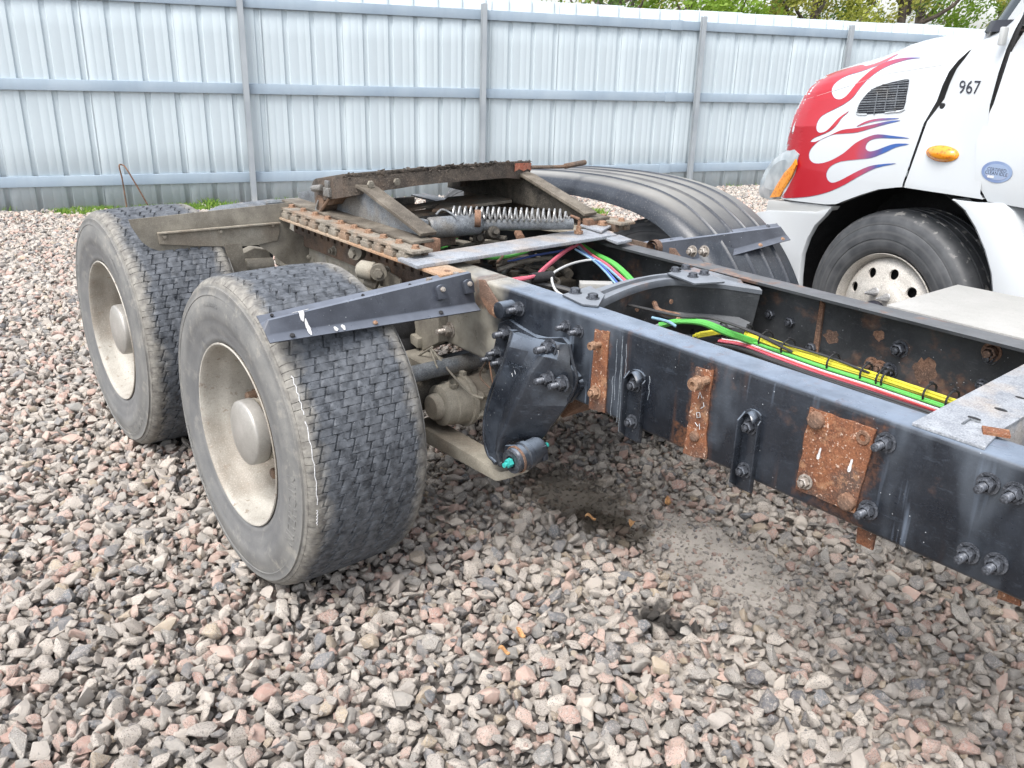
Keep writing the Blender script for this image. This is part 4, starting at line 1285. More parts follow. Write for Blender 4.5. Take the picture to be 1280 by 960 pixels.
# ---- pressed crossmember with bolted gussets
def crossmember():
    e = empty('crossmember', (0, 0, 0), 0, T)
    # pixel track of the front (camera side) and rear edge of the top flange
    fr_ = [(738, 386), (760, 373), (785, 362), (810, 354), (840, 349), (870, 351), (905, 353)]
    rr_ = [(700, 371), (725, 367), (752, 358), (785, 349), (812, 344), (838, 340), (868, 333)]
    secs = []
    zt = .938
    def zof(i, n):
        return zt+.0*math.sin(PI*i/(n-1))
    F_ = smooth_path([at(2, zof(i, 7), *q) for i, q in enumerate(fr_)], 4); G_ = smooth_path([at(2, zof(i, 7), *q) for i, q in enumerate(rr_)], 4)
    F_ = F_+[F_[-1].lerp(V(.82, .322, zt-.006), k/3) for k in (1, 2, 3)]; G_ = G_+[G_[-1].lerp(V(.60, .322, zt-.006), k/3) for k in (1, 2, 3)]
    for a, c in zip(F_, G_):
        dn = V(0, 0, -1)
        mid = a.lerp(c, .5)
        secs.append([a+dn*.022, a+dn*.008, a.lerp(c, .06)+V(0, 0, .0), a.lerp(c, .36), a.lerp(c, .42)+V(0, 0, .010), a.lerp(c, .58)+V(0, 0, .010), a.lerp(c, .64), c.lerp(a, .04), c+dn*.012, c+dn*.05])
    b = B(); b.loft(secs)
    o = b.obj('top_flange', 'greytop', e, ang=45); solidify(o, .005)
    # web below
    b = B(); b.loft([[a+V(-.004, 0, -.012) for a in F_], [V(a.x-.03, a.y, .74) for a in F_]])
    o = b.obj('web', 'frame_far', e); solidify(o, .006)
    for k in range(9):
        a = F_[4+k*2]; zz = .86-.05*(k % 3)
        b = B(); b.cyl((a.x+.004, a.y, zz), (a.x+.0075, a.y, zz), .0085, 10); b.obj('web_hole', 'black' if k % 3 else 'rust2', e)
    b = B(); b.prism([at(2, .953, *q) for q in [(834, 341), (868, 334), (880, 338), (906, 352), (868, 354)]], (0, 0, -.006)); g = b.obj('gusset', 'greytop', e, bevel=.001)
    for q in [(844, 339), (857, 336), (880, 343), (866, 346)]:
        bolt('hex', 'bolt', at(2, .953, *q), g, name='hex_bolt', sc=1.25)
    b = B(); b.prism([at(2, .953, *q) for q in [(703, 368), (738, 357), (756, 368), (748, 382), (728, 380)]], (0, 0, -.006)); g = b.obj('gusset', 'greytop', e, bevel=.001)
    for q in [(719, 366), (741, 373)]:
        bolt('hex', 'bolt', at(2, .953, *q), g, name='hex_bolt', sc=1.35)
    return e
crossmember()
# second crossmember at the right
b = B()
pp = [at(2, .952, *q) for q in [(1176, 531), (1225, 500), (1285, 470), (1420, 400), (1560, 450), (1400, 520), (1280, 528), (1244, 546), (1215, 545)]]
P2 = [V(1.735, -.42, .952), V(1.70, .40, .952), V(1.84, .40, .952), V(1.865, -.30, .952), V(1.885, -.42, .952)]
b.prism(P2, (0, 0, -.007))
b.prism([V(1.865, -.40, .945), V(1.845, .40, .945), V(1.840, .40, .945), V(1.860, -.40, .945)], (0, 0, -.12))
b.prism([V(1.735, -.33, .945), V(1.708, .40, .945), V(1.713, .40, .945), V(1.741, -.33, .945)], (0, 0, -.12))
c2 = b.obj('crossmember', 'galv', T, bevel=.001)
for q, l in [((1251, 512), .014), ((1180+73, 548-36), .0), ((1218, 523), .014), ((1275, 497), .010)]:
    if l:
        p = at(2, .9525, *q)
        b = B(); b.prism([p+V(l*math.cos(a), l*.5*math.sin(a), 0) for a in [2*PI*k/12 for k in range(12)]], (0, 0, .0008)); b.obj('slot', 'black', c2)
b = B(); b.box(at(2, .955, 1245, 540), (.05, .035, .006), Matrix.Rotation(.5, 3, 'Z')); b.obj('rusty_shim', 'rust', c2)
b = B(); b.tube([at(2, .9535, 1203, 530), at(2, .9535, 1212, 524), at(2, .9535, 1225, 528)], .003, 6); b.obj('slot_lip', 'cyl', c2)

# rust patches, bolts on the inside of the far rail
for q in [(965, 392), (990, 402), (925, 360+42-6), (1100, 460), (1112, 463), (1017, 434), (1125, 436), (1238, 447), (1090, 455), (1228, 482), (1240, 440), (1160, 495)]:
    p = at(1, .421, *q)
    if .68 < p.z < .93:
        bolt('nut', 'rust2' if rnd.random() < .6 else 'bolt', p, name='bolt', sc=rnd.uniform(1.1, 1.7))
for (x0, z0, s) in [(.80, .80, .10), (.93, .84, .03), (1.04, .80, .028), (1.36, .78, .04), (1.60, .76, .05), (1.2, .85, .02)]:
    b = B(); n = 18
    b.add([V(x0+s*math.cos(2*PI*k/n)*(1+.3*rnd.uniform(-1, 1)), .4215, min(.928, z0+s*.9*math.sin(2*PI*k/n)*(1+.3*rnd.uniform(-1, 1)))) for k in range(n)], [tuple(range(n))])
    o = b.obj('rust_scab', 'rust2', T, smooth=False); solidify(o, .003, 0)
b = B(); b.prism([V(.62, .4205, .93), V(.98, .4205, .925), V(.99, .4205, .73), V(.64, .4205, .74)], (0, -.007, 0)); b.obj('reinforcing_plate', 'frame_far', T, bevel=.002)
b = B(); b.prism([V(.985, .4205, .915), V(1.0, .4205, .905), V(1.005, .4205, .74), V(.985, .4205, .72)], (0, -.010, 0)); b.obj('rusty_edge', 'rust2', T)
# rusty clip holding the bundle
wire('cable_clip', 'rust2', [at(2, .86, 818, 379), at(2, .87, 822, 387), at(2, .86, 832, 391), at(2, .85, 848, 395), at(2, .84, 847, 402)], .009)
b = B(); b.prism([at(2, .82, *q) for q in [(800, 385), (840, 380), (905, 388), (938, 403), (930, 412), (860, 400)]], (0, 0, -.012)); b.obj('cable_tray', 'frame_far', T)

# ---- wiring
CB = [(0, .0), (1, .012)]
def bundle(cols, pts, r, spread, z_up=.5):
    """several cables side by side along one path"""
    P = smooth_path(pts, 8)
    for i, c in enumerate(cols):
        a = 2.39996*i
        rad = spread*math.sqrt((i+.5)/len(cols))
        off = []
        for j, p in enumerate(P):
            q = j/len(P)*4
            off.append(p+V(rad*math.cos(a+q*.3)*.25, rad*math.cos(a+q*.3), rad*math.sin(a+q*.3)*z_up))
        b = B(); b.tube(off, r, 7)
        b.obj('cable', 'c_'+c, T)
    return P
zb = .79
main = [at(2, zb, *q) for q in [(868, 424), (905, 419), (935, 424), (975, 438), (1030, 457), (1085, 474), (1140, 492), (1215, 517)]]
main = [p+V(0, 0, 0) for p in main]
Pm = bundle(['yellow', 'yellow', 'yellow', 'yellow', 'yellow'], [p+V(0, .012, .012) for p in main], .0048, .016)
bundle(['green', 'green'], [p+V(.003, -.014, .000) for p in main[2:]], .0044, .007)
bundle(['red', 'red', 'pinkpale', 'white', 'pink'], [p+V(.01, -.030, -.010) for p in main[1:]], .0038, .010)
bundle(['blackcable', 'blackcable', 'blackcable'], [p+V(.012, -.048, -.022) for p in main[1:]], .0055, .012)
wire('cable', 'c_blackcable', [p+V(.0, .01*math.sin(i*2.4), .028) for i, p in enumerate(main[1:5])]+[main[5]+V(0, 0, .02)], .0035)
for i, f in enumerate([.13, .27, .36, .45, .60, .70, .755, .77, .90, .955]):
    j = int(f*(len(Pm)-1)); p = Pm[j]; tg = (Pm[j+1]-Pm[j-1]).normalized()
    b = B()
    u1 = tg.cross(V(0, 0, 1)).normalized(); w1 = u1.cross(tg)
    c = p+V(.004, -.004, .004)
    ring = [c+u1*.034*math.cos(a)+w1*.026*math.sin(a) for a in [2*PI*k/14 for k in range(15)]]
    b.tube(ring, .0032, 5); b.box(c+w1*.028, (.010, .008, .008))
    b.obj('cable_tie', 'black', T)
bundle(['green', 'green'], [at(2, .84, 826, 407), at(2, .86, 850, 402), at(2, .86, 880, 404), at(2, .83, 910, 416), at(2, .79, 945, 428)], .0085, .010)
bundle(['yellow', 'white'], [at(2, .83, 822, 408), at(2, .835, 836, 404), at(2, .84, 850, 400)], .005, .010)
wire('cable', 'c_blackcable', [at(2, .88, 780, 380), at(2, .88, 850, 395), at(2, .87, 890, 398), at(2, .85, 940, 415), at(2, .80, 990, 440)], .005)
wire('cable', 'c_lightblue', [at(2, .86, 815, 397), at(2, .86, 835, 402), at(2, .85, 845, 408)], .005)
# rear group
zz = .90
bundle(['green', 'green'], [at(2, .93, 722, 303), at(2, zz, 742, 316), at(2, zz, 765, 328), at(2, .88, 782, 342), at(2, .86, 796, 357)], .007, .009)
bundle(['pink', 'lightblue', 'white', 'pink'], [at(2, .93, 722, 306), at(2, zz, 738, 320), at(2, zz, 758, 332), at(2, .88, 775, 346), at(2, .86, 788, 358)], .005, .013)
bundle(['blue', 'lightblue'], [at(2, .93, 720, 312), at(2, zz, 742, 325), at(2, zz, 757, 338), at(2, .87, 772, 355)], .004, .007)
bundle(['pink'], [at(2, .90, 640, 352), at(2, .90, 668, 345), at(2, .91, 680, 335), at(2, .93, 700, 318), at(2, .94, 716, 308)], .0065, .001)
bundle(['pink'], [at(2, .90, 640, 349), at(2, .90, 670, 344), at(2, .91, 688, 330), at(2, .93, 708, 314), at(2, .94, 722, 306)], .0055, .001)
wire('cable', 'c_white', [at(2, .88, 708, 372), at(2, .88, 694, 362), at(2, .89, 690, 345), at(2, .90, 700, 336), at(2, .90, 720, 328), at(2, .90, 742, 325), at(2, .90, 756, 331)], .0048)
wire('cable', 'c_blue', [at(2, .90, 635, 327), at(2, .91, 670, 319), at(2, .93, 705, 313)], .0045)
wire('cable', 'c_green', [at(2, .88, 535, 315), at(2, .90, 560, 307), at(2, .92, 571, 297), at(2, .93, 574, 290)], .006)
wire('cable', 'c_green', [at(2, .87, 595, 320), at(2, .88, 625, 321), at(2, .90, 652, 315), at(2, .92, 668, 308)], .011)
wire('air_hose', 'c_blackcable', [at(2, .86, 560, 325), at(2, .86, 600, 345), at(2, .86, 620, 350), at(2, .8, 640, 330)], .010)
wire('air_hose', 'c_blackcable', [at(2, .88, 640, 352), at(2, .86, 680, 356), at(2, .84, 720, 366), at(2, .80, 750, 380)], .012)
b = B(); b.cyl(at(2, .89, 664, 348), at(2, .89, 690, 345), .020, 12); b.obj('connector_boot', 'black', T)
b = B(); b.box(at(2, .86, 745, 358), (.12, .05, .03), Matrix.Rotation(.9, 3, 'Z')); b.obj('label_tag', 'alu', T, bevel=.002)
for q in [(616, 313), (660, 305)]:
    b = B(); c = at(2, .89, *q); b.lathe([(-.008, .020), (.008, .020), (.008, .016), (-.008, .016)], c, V(.5, 1, 0), 14); b.obj('hose_clamp', 'tan', T)
wire('prop_rod', 'tan', [at(2, .90, 623, 337), at(2, .90, 655, 327), at(2, .90, 690, 322)], .008)
# machinery between the rails
r2 = random.Random(11)
b = B()
b.lathe([(0, .05), (.05, .075), (.10, .05), (1.0, .05), (1.04, .075), (1.1, .04)], (-1.05, .02, .56), (1, 0, .0), 20)
b.lathe([(0, .04), (.06, .085), (.12, .055), (2.6, .055)], (.36, .02, .56), (1, 0, .01), 20)
b.obj('drive_shaft', 'innards', T)
b = B()
for k in range(60):
    x = r2.uniform(-.9, .45); y = r2.uniform(-.30, .30); z = r2.uniform(.60, .86-.1*abs(y))
    if k % 3 == 0:
        b.cyl((x, y, z), (x+r2.uniform(-.12, .12), y+r2.uniform(-.12, .12), z+r2.uniform(-.05, .05)), r2.uniform(.012, .04), 12)
    elif k % 3 == 1:
        b.box((x, y, z), (r2.uniform(.03, .12), r2.uniform(.03, .12), r2.uniform(.02, .07)), Matrix.Rotation(r2.uniform(0, 3), 3, 'Z'))
    else:
        p = [V(x, y, z)]
        for _ in range(4):
            p.append(p[-1]+V(r2.uniform(-.12, .12), r2.uniform(-.12, .12), r2.uniform(-.04, .04)))
        b.tube(smooth_path(p, 5), r2.uniform(.006, .012), 7)
o = b.obj('air_plumbing', 'innards', T, bevel=0); o['kind'] = 'stuff'
b = B(); b.box((-.20, 0, .74), (.22, .66, .05)); b.box((-.20, 0, .66), (.04, .66, .18)); b.obj('centre_crossmember', 'innards', T, bevel=.004)
b = B(); b.box((-1.0, 0, .80), (.20, .66, .20)); b.box((-1.33, 0, .81), (.02, .66, .26)); b.obj('rear_crossmember', 'innards', T, bevel=.004)
# tank and rods behind the mud plate
tc = at(1, -.42, 303, 262); b = B(); b.lathe([(-.10, .0001), (-.095, .05), (-.06, .09), (0, .105), (.30, .105), (.36, .08), (.38, .0001)], (tc.x-.05, -.50, tc.z-.085), (-.2, 1, 0), 28); b.obj('rear_air_tank', 'cyl', T)
wire('rear_rod', 'cyl', [at(1, -.3, 335, 254), at(1, -.3, 392, 249)], .014)

# ---- battery box with pale lid on the far side
bx = empty('equipment_box', (0, 0, 0), 0, T)
lid = [V(1.178, .475, .935), V(1.178, .945, .935), V(2.35, 1.03, .935), V(2.35, .475, .935)]
b = B(); b.prism(lid, (0, 0, -.012)); b.obj('box_lid', 'alu', bx, bevel=.002)
b = B(); b.prism([p+V(.012 if p.x < 1.5 else -.012, .012 if p.y < .6 else -.012, -.0125) for p in lid], (0, 0, -.42)); b.obj('box_body', 'black', bx, bevel=.004)

# ================================================================== WHITE SEMI TRUCK
WT_O = V(.4396, 1.8773, 0); WT_A = R(166.83)
WT = empty('semi_truck', WT_O, WT_A)
tag(WT, 'white conventional semi truck with red flames on its hood, parked beyond the bare chassis', 'truck')
WD = V(math.cos(WT_A), math.sin(WT_A), 0); WL = V(-math.sin(WT_A), math.cos(WT_A), 0)
def tl(p):
    q = V(p)-WT_O
    return V(q.dot(WD), q.dot(WL), q.z)
CAML = tl(CAM)
def rayl(px, py):
    d = ray(px, py)
    return V(d.dot(WD), d.dot(WL), d.z)
def atl(y, px, py):
    d = rayl(px, py)
    return CAML+d*((y-CAML.y)/d.y)
YC = -1.10
def interp(x, tb):
    if x <= tb[0][0]: return tb[0][1]
    for (a, b_), (c, d) in zip(tb, tb[1:]):
        if x <= c:
            return b_+(d-b_)*(x-a)/(c-a)
    return tb[-1][1]
ZTOP = [(-2, 2.2), (-.38, 2.15), (-.2, 1.92), (-.1, 1.835), (.12, 1.808), (.28, 1.785), (.45, 1.715), (.69, 1.655), (.9, 1.60), (1.05, 1.545), (1.14, 1.50), (1.19, 1.46), (1.22, 1.38)]
ZBOT = [(-2, 1.12), (-.38, 1.125), (-.10, 1.113), (0, 1.108), (.10, 1.085), (.20, 1.045), (.29, 1.004), (.367, .967), (.48, .958), (.76, .938), (1.3, .92)]
def side_y(x, z):
    y0 = .045
    if x > .66:
        k = min(1, (x-.66)/.54)
        y0 = .045-.78*k**2.1-.25*max(0, z-1.25)*k
    # hollow above the arch, gentle flare
    return y0
def body_col(x, nz=16, nt=14):
    zb, zt = interp(x, ZBOT), interp(x, ZTOP)
    zs = max(zb+.02, 1.12)
    out = []
    y0 = side_y(x, 1)
    for k in range(5):
        z = zb+(zs-zb)*k/5
        out.append(V(x, y0, z))
    n = 4.5
    for k in range(nt+1):
        a = (PI/2)*k/nt
        cy = max(0, math.cos(a))**(2/n); sz = max(0, math.sin(a))**(2/n)
        out.append(V(x, YC+(y0-YC)*cy, zs+(zt-zs)*sz))
    return out
def seam_x(z):
    return interp(z, [(1.0, -.028), (1.15, -.040), (1.30, -.050), (1.40, -.072), (1.47, -.105), (1.63, -.108), (1.70, -.13), (1.80, -.175), (2.0, -.2)])
def body_y(x, z):
    zt = interp(x, ZTOP); zs = max(interp(x, ZBOT)+.02, 1.12); y0 = side_y(x, z)
    f = min(1, max(0, (z-zs)/(zt-zs)))
    return YC+(y0-YC)*(1-f**4.5)**(1/4.5)-.025*max(0, min(1, (z-1.30)/.12))
def mirror(b):
    vs = [(x, 2*YC-y, z) for x, y, z in b.v]
    fs = [tuple(f[::-1]) for f in b.f]
    o = len(b.v)
    b.v += vs; b.f += [tuple(i+o for i in f) for f in fs]; b.mi += list(b.mi)
    return b
# hood
xs = [-.10+.10*0]+[-.06, 0, .05, .10, .15, .20, .25, .30, .35, .42, .50, .58, .66, .74, .80, .86, .92, .98, 1.03, 1.08, 1.12, 1.15, 1.175, 1.195, 1.21]
secs = []
for i, x in enumerate(xs):
    c = body_col(x)
    if i == 0:
        c = [V(seam_x(p.z)+.006, p.y, p.z) for p in c]
    elif x < .0:
        c = [V((seam_x(p.z)+.006)*.5+.0*.5 if x < 0 else p.x, p.y, p.z) for p in c]
    # character line: the upper side leans in a little above z 1.33
    secs.append([p+V(0, -.025*max(0, min(1, (p.z-1.30)/.12)) if p.y > -.2 else 0, 0) for p in c])
b = B(); b.loft(secs)
hood_bm = B(); hood_bm.v = list(b.v); hood_bm.f = list(b.f)
# returned arch lip
lip = [s[0] for s in secs]
b.loft([lip, [p+V(0, -.05, .004) for p in lip], [p+V(0, -.06, .03) for p in lip]])
mirror(b)
hood = b.obj('hood', 'white', WT, ang=60)
# cowl, between hood seam and door seam
def door_x(z):
    return interp(z, [(1.10, -.460), (1.13, -.452), (1.18, -.395), (1.25, -.350), (1.35, -.345), (1.47, -.374), (1.68, -.376), (1.90, -.383), (2.2, -.40)])
secs = []
for i in range(9):
    u = i/8
    c = body_col(-.12-.2*u)
    sec = []
    for p in c:
        a, d = seam_x(p.z)-.006, door_x(p.z)+.006
        x = a+(d-a)*u
        zt = interp(x, ZTOP)
        dent = 0
        if 1.42 < p.z < 1.70 and u < .5:
            dent = -.03*min(1, (1.70-p.z)/.03, (p.z-1.42)/.08)*(1-u/.5)**.5
        sec.append(V(x, p.y+dent-.025*max(0, min(1, (p.z-1.30)/.12))*(p.y > -.2), p.z))
    secs.append(sec)
b = B(); b.loft(secs); b.loft([[s[0] for s in secs], [s[0]+V(0, -.06, .01) for s in secs]])
cowl_src = (list(b.v), list(b.f))
mirror(b)
cowl = b.obj('cowl_panel', 'white', WT, ang=50)
# dark gaps behind the seams
b = B()
for (fx_, z0_, z1_, xr_) in ((seam_x, 1.13, 1.74, -.12), (door_x, 1.15, 1.86, -.36)):
    zz_ = [z0_+(z1_-z0_)*k/14 for k in range(15)]
    b.loft([[V(fx_(z)+dx_, body_y(xr_, z)-.020-(.03 if (fx_ is seam_x and z > 1.42) else 0), z) for z in zz_] for dx_ in (.010, -.012)])
o = b.obj('seam_seal', 'black', WT); o['kind'] = 'stuff'
b = B(); b.cyl((-.125, .00, 1.475), (-.125, -.03, 1.475), .013, 10); b.obj('hood_latch', 'black', WT)
# cab side, door, pillars, roof
def cab_y(x, z):
    if z < 1.9:
        return body_y(-.27, z)-.003
    return body_y(-.38, 1.88)-.003-.12*(z-1.88)
    return .022-.12*max(0, (z-1.9))/1.0-.25*max(0, (x+.55)/.2)*0
DZ = [1.115, 1.2, 1.35, 1.5, 1.7, 1.88]
b = B()
b.loft([[V(door_x(z)-.007 if k == 0 else x, cab_y(x, z)+(.0 if z > 1.2 else -.01*(1.2-z)/.08), z) for z in DZ] for k, x in enumerate([-.4, -.6, -.8, -1.0, -1.2, -1.38])])
b.loft([[V(-.383, cab_y(0, 1.88), 1.88), V(-.42, cab_y(0, 2.1), 2.1), V(-.62, cab_y(0, 2.62), 2.62)], [V(-.47, cab_y(0, 1.88), 1.88), V(-.50, cab_y(0, 2.08), 2.08), V(-.68, cab_y(0, 2.54), 2.54)]])
b.loft([[V(-.62, cab_y(0, 2.62), 2.62), V(-.68, cab_y(0, 2.54), 2.54)], [V(-1.38, cab_y(0, 2.62), 2.62), V(-1.34, cab_y(0, 2.54), 2.54)]])
b.loft([[V(-1.38, cab_y(0, 1.88), 1.88), V(-1.32, cab_y(0, 1.90), 1.90)], [V(-1.38, cab_y(0, 2.62), 2.62), V(-1.34, cab_y(0, 2.54), 2.54)]])
DOORM = B(); DOORM.v = [(x, 2*YC-y, z) for x, y, z in b.v]; DOORM.f = [tuple(f[::-1]) for f in b.f]; DOORM.mi = list(b.mi)
door = b.obj('door', 'white', WT); solidify(door, .008, -1)
d2 = DOORM.obj('door', 'white', WT); solidify(d2, .008, -1)
b = B(); b.add([V(-.47, cab_y(0, 1.88)-.01, 1.88), V(-.50, cab_y(0, 2.08)-.01, 2.08), V(-.68, cab_y(0, 2.54)-.01, 2.54), V(-1.34, cab_y(0, 2.54)-.01, 2.54), V(-1.32, cab_y(0, 1.88)-.01, 1.88)], [(0, 1, 2, 3, 4)]); mirror(b); b.obj('side_window', 'glass', WT)
b = B(); b.box((-.98, body_y(-.38, 1.6)+.01, 1.60), (.12, .02, .03)); b.obj('door_handle', 'ink', door, bevel=.004)
b = B()
b.loft([[V(x, cab_y(x, z), z) for z in (1.115, 1.2, 1.35, 1.5, 1.7, 1.88, 2.3, 2.65)] for x in (-1.384, -1.8, -2.4)])
mirror(b); b.obj('cab_side', 'white', WT)
b = B()
b.loft([[V(-.50, YC+y, 2.66-.03*abs(y)), V(-.62, YC+y, 2.72-.03*abs(y)), V(-1.3, YC+y*.98, 3.35-.05*abs(y)), V(-2.4, YC+y*.98, 3.6-.05*abs(y))] for y in (-1.06, -1.0, -.5, 0, .5, 1.0, 1.06)])
b.loft([[V(-.50, YC+s*1.04, 2.62), V(-2.4, YC+s*1.04, 2.62), V(-2.4, YC+s*1.04, 3.54), V(-1.3, YC+s*1.04, 3.30)] for s in (1, 1.0001)])
b.loft([[V(-2.4, YC+s*1.04, z) for z in (1.1, 3.5)] for s in (-1, 1)])
b.obj('roof', 'white', WT)
# windshield and its black lower edge, wrapping to the side
def wsp(u, v):
    y = YC+math.sin(u*PI/2)*1.00; back = .34*abs(u)**2.4
    return V(.02-back-.50*v, y*1.0, 1.80+.86*v)
b = B(); b.loft([[wsp(-1+2*i/16, k/5) for k in range(6)] for i in range(17)]); b.obj('windshield', 'glass', WT)
b = B(); b.loft([[wsp(i/8, 0)+V(.02, .01, -.02) for i in range(9)], [wsp(i/8, .03)+V(.012, .012, 0) for i in range(9)]]); b.obj('windshield_trim', 'ink', WT)
b = B(); b.loft([[wsp(1, k/6)+V(.01, .004, 0) for k in range(7)], [V(wsp(1, k/6).x-.12, -.04-.1*k/6, wsp(1, k/6).z) for k in range(7)]]); b.loft([[wsp(1, k/6)+V(.0, .004, 0) for k in range(7)], [wsp(.96, k/6)+V(.022, .004, 0) for k in range(7)]])
b.obj('windshield_pillar', 'white', WT)
b = B(); b.box((-.78, .16, 2.12), (.09, .16, .40)); b.obj('mirror', 'ink', WT, bevel=.03)
b = B(); b.cyl((-.50, .10, 1.88), (-.45, .0, 1.84), .015, 8); b.cyl((-.55, .12, 2.2), (-.5, .0, 2.3), .015, 8); b.obj('mirror_bracket', 'ink', WT)
b = B(); b.loft([[atl(.052, *q) for q in [(1246, 30), (1243, 48)]], [atl(.052, *q) for q in [(1252, 32), (1249, 47)]]]); 
b = B(); p = atl(.06, 1246, 38); b.box(p+V(0, -.045, -.02), (.022, .03, .07)); b.obj('door_hinge', 'greyplastic', WT, bevel=.006)
# bumper, lower fender extension, arch pieces
bp = [(818, 0)]
def side_prism(name, mat, px, y, d, bevel=.01, parent=None):
    b = B(); b.prism([atl(y, *q) for q in px], (0, -d, 0)); 
    return b.obj(name, mat, parent or WT, bevel=bevel)
side_prism('bumper', 'white', [(945, 266), (960, 263), (1020, 265), (1037, 261), (1030, 270), (1018, 282), (1009, 298), (1002, 318), (999, 345), (998, 372), (980, 380), (960, 350)], .045, .03, .004)
b = B()
cols = []
for k in range(9):
    y = -.32-(1.56)*k/8
    xf = 1.30-.18*abs((k-4)/4)**2.5
    cols.append([V(xf-.05, y, .40), V(xf, y, .45), V(xf, y, .85), V(xf-.04, y, .90), V(xf-.25, y, .91)])
b.loft(cols); b.obj('front_bumper', 'white', WT)
side_prism('bumper_cap', 'greyplastic', [(960, 250), (1020, 255), (1040, 258), (1036, 263), (1020, 266), (957, 264)], .035, .06, .004)
band_i = [(1190, 250), (1204, 262), (1218, 284), (1230, 312), (1238, 340), (1241, 372), (1241, 400)]
band_o = [(1256, 254), (1266, 264), (1276, 288), (1286, 320), (1291, 352), (1292, 382), (1292, 410)]
inn = [atl(.05, *q) for q in band_i]; out = [atl(.03, *q) for q in band_o]
b = B(); b.loft([[p+V(-.0, -.10, 0) for p in inn], inn, [p.lerp(q, .12)+V(0, .022, 0) for p, q in zip(inn, out)], [p.lerp(q, .6)+V(0, .03, 0) for p, q in zip(inn, out)], out, [p+V(0, -.12, 0) for p in out]])
o = b.obj('fender_extension', 'white', WT, ang=50); solidify(o, .006)
b = B(); b.box((-.88, -.12, .70), (.36, .20, .05)); b.box((-1.6, -.25, .75), (1.8, .5, .7)); b.obj('cab_step', 'greyplastic', WT, bevel=.01)
# dark wheel well and underbody
b = B(); path = [V(.64*math.cos(a), 0, .52+.62*math.sin(a)) for a in [PI*(-.05+1.1*k/20) for k in range(21)]]
b.loft([[p+V(0, -.02, 0) for p in path], [p+V(0, -.55, 0) for p in path]])
b.loft([[V(.75, -.42, .3), V(.75, -.42, 1.05)], [V(-.75, -.42, .3), V(-.75, -.42, 1.05)]])
o = b.obj('wheel_well', 'black', WT); solidify(o, .004, 0)
b = B(); b.box((-.2, -1.1, .75), (2.4, .9, .45)); b.obj('engine_bay', 'black', WT)
# grille and nose frame
b = B()
for k in range(9):
    z = 1.0+.05*k; b.box((1.20, YC, z), (.02, .9, .022))
b.obj('grille', 'ink', WT)
# headlight
hl = [(985, 188), (993, 187), (998, 193), (996, 203), (990, 220), (982, 234), (974, 248), (962, 250), (951, 246), (948, 240), (951, 226), (957, 212), (966, 200), (976, 192)]
def on_hood_pts(pxs, bvh, off=.003, fallback=.0):
    res = []
    for q in pxs:
        d = rayl(*q).normalized()
        h = bvh.ray_cast(CAML, d)
        if h[0] is not None:
            nn = h[1] if h[1].dot(d) < 0 else -h[1]
            res.append(h[0]+nn*off)
        else:
            res.append(None)
    return res
bvh_h = BVHTree.FromPolygons([V(v) for v in hood_bm.v], hood_bm.f)
bvh_c = BVHTree.FromPolygons([V(v) for v in cowl_src[0]], cowl_src[1])
def lampshape(px, y0, y1, d, bulge):
    pts = [atl(y0+(y1-y0)*((1000-q[0])/52)+.028, *q) for q in px]
    c = sum(pts, V(0, 0, 0))/len(pts)
    ins = [c.lerp(p, .6)+V(.0, bulge, 0) for p in pts]
    b = B(); n = len(pts)
    b.loft([[p+V(0, -d, 0) for p in pts]+[pts[0]+V(0, -d, 0)], pts+[pts[0]], ins+[ins[0]]])
    b.add(ins, [tuple(range(n))])
    return b
b = lampshape(hl, .03, -.10, .10, .015); o = b.obj('headlight', 'lens', WT, ang=60)
am = [(990, 206), (994, 199), (995, 206), (989, 221), (981, 235), (974, 246), (962, 247), (970, 232), (980, 216)]
b = lampshape(am, .05, -.065, .01, .004); b.obj('amber_strip', 'amber', o)
# flames: flat print laid on the hood
def densify(px, k=5):
    n = len(px); out = []
    for i in range(n):
        a, b_, c, d = px[i-1], px[i], px[(i+1) % n], px[(i+2) % n]
        for j in range(k):
            u = j/k
            out.append(tuple(.5*((2*b_[m])+(c[m]-a[m])*u+(2*a[m]-5*b_[m]+4*c[m]-d[m])*u*u+(3*b_[m]-a[m]-3*c[m]+d[m])*u**3) for m in (0, 1)))
    return out
FL4 = [(180, 437), (150, 478), (135, 520), (110, 600), (85, 690), (68, 772), (95, 756), (132, 752), (150, 775), (150, 805), (140, 860), (118, 905), (92, 955), (75, 988), (150, 988), (220, 980), (300, 960), (380, 925), (440, 890), (540, 840), (640, 818),
       (560, 822), (500, 834), (430, 866), (370, 898), (325, 914), (300, 900), (293, 868), (310, 835), (350, 812), (400, 802), (460, 796), (520, 788), (580, 765), (640, 737), (705, 721), (640, 719), (590, 733), (540, 752), (507, 757), (490, 742), (495, 718), (515, 700), (560, 690), (640, 692), (705, 691),
       (620, 679), (550, 672), (500, 685), (440, 715), (380, 765), (320, 800), (270, 816), (230, 815), (210, 795), (207, 765), (225, 732), (270, 695), (330, 672), (380, 668), (450, 661), (520, 641), (590, 621), (662, 603), (600, 607), (520, 624), (447, 640), (370, 650), (300, 682), (240, 708), (214, 708), (232, 690), (275, 672), (315, 652), (345, 625), (370, 590), (405, 556),
       (355, 590), (320, 628), (290, 656), (257, 663), (243, 642), (250, 607), (275, 577), (330, 548), (382, 520), (425, 488), (470, 430), (515, 385), (560, 352), (620, 323), (700, 299), (765, 290), (680, 290), (600, 308), (530, 342), (480, 382), (440, 422), (402, 470), (375, 492), (350, 497), (330, 486), (320, 460), (326, 433), (352, 405), (400, 378), (470, 357), (520, 338), (590, 310), (655, 268), (560, 310), (492, 331), (472, 325), (420, 337), (340, 360), (240, 400)]
FLs = [(445, 632), (480, 612), (520, 599), (575, 592), (655, 592), (600, 600), (540, 606), (490, 618)]
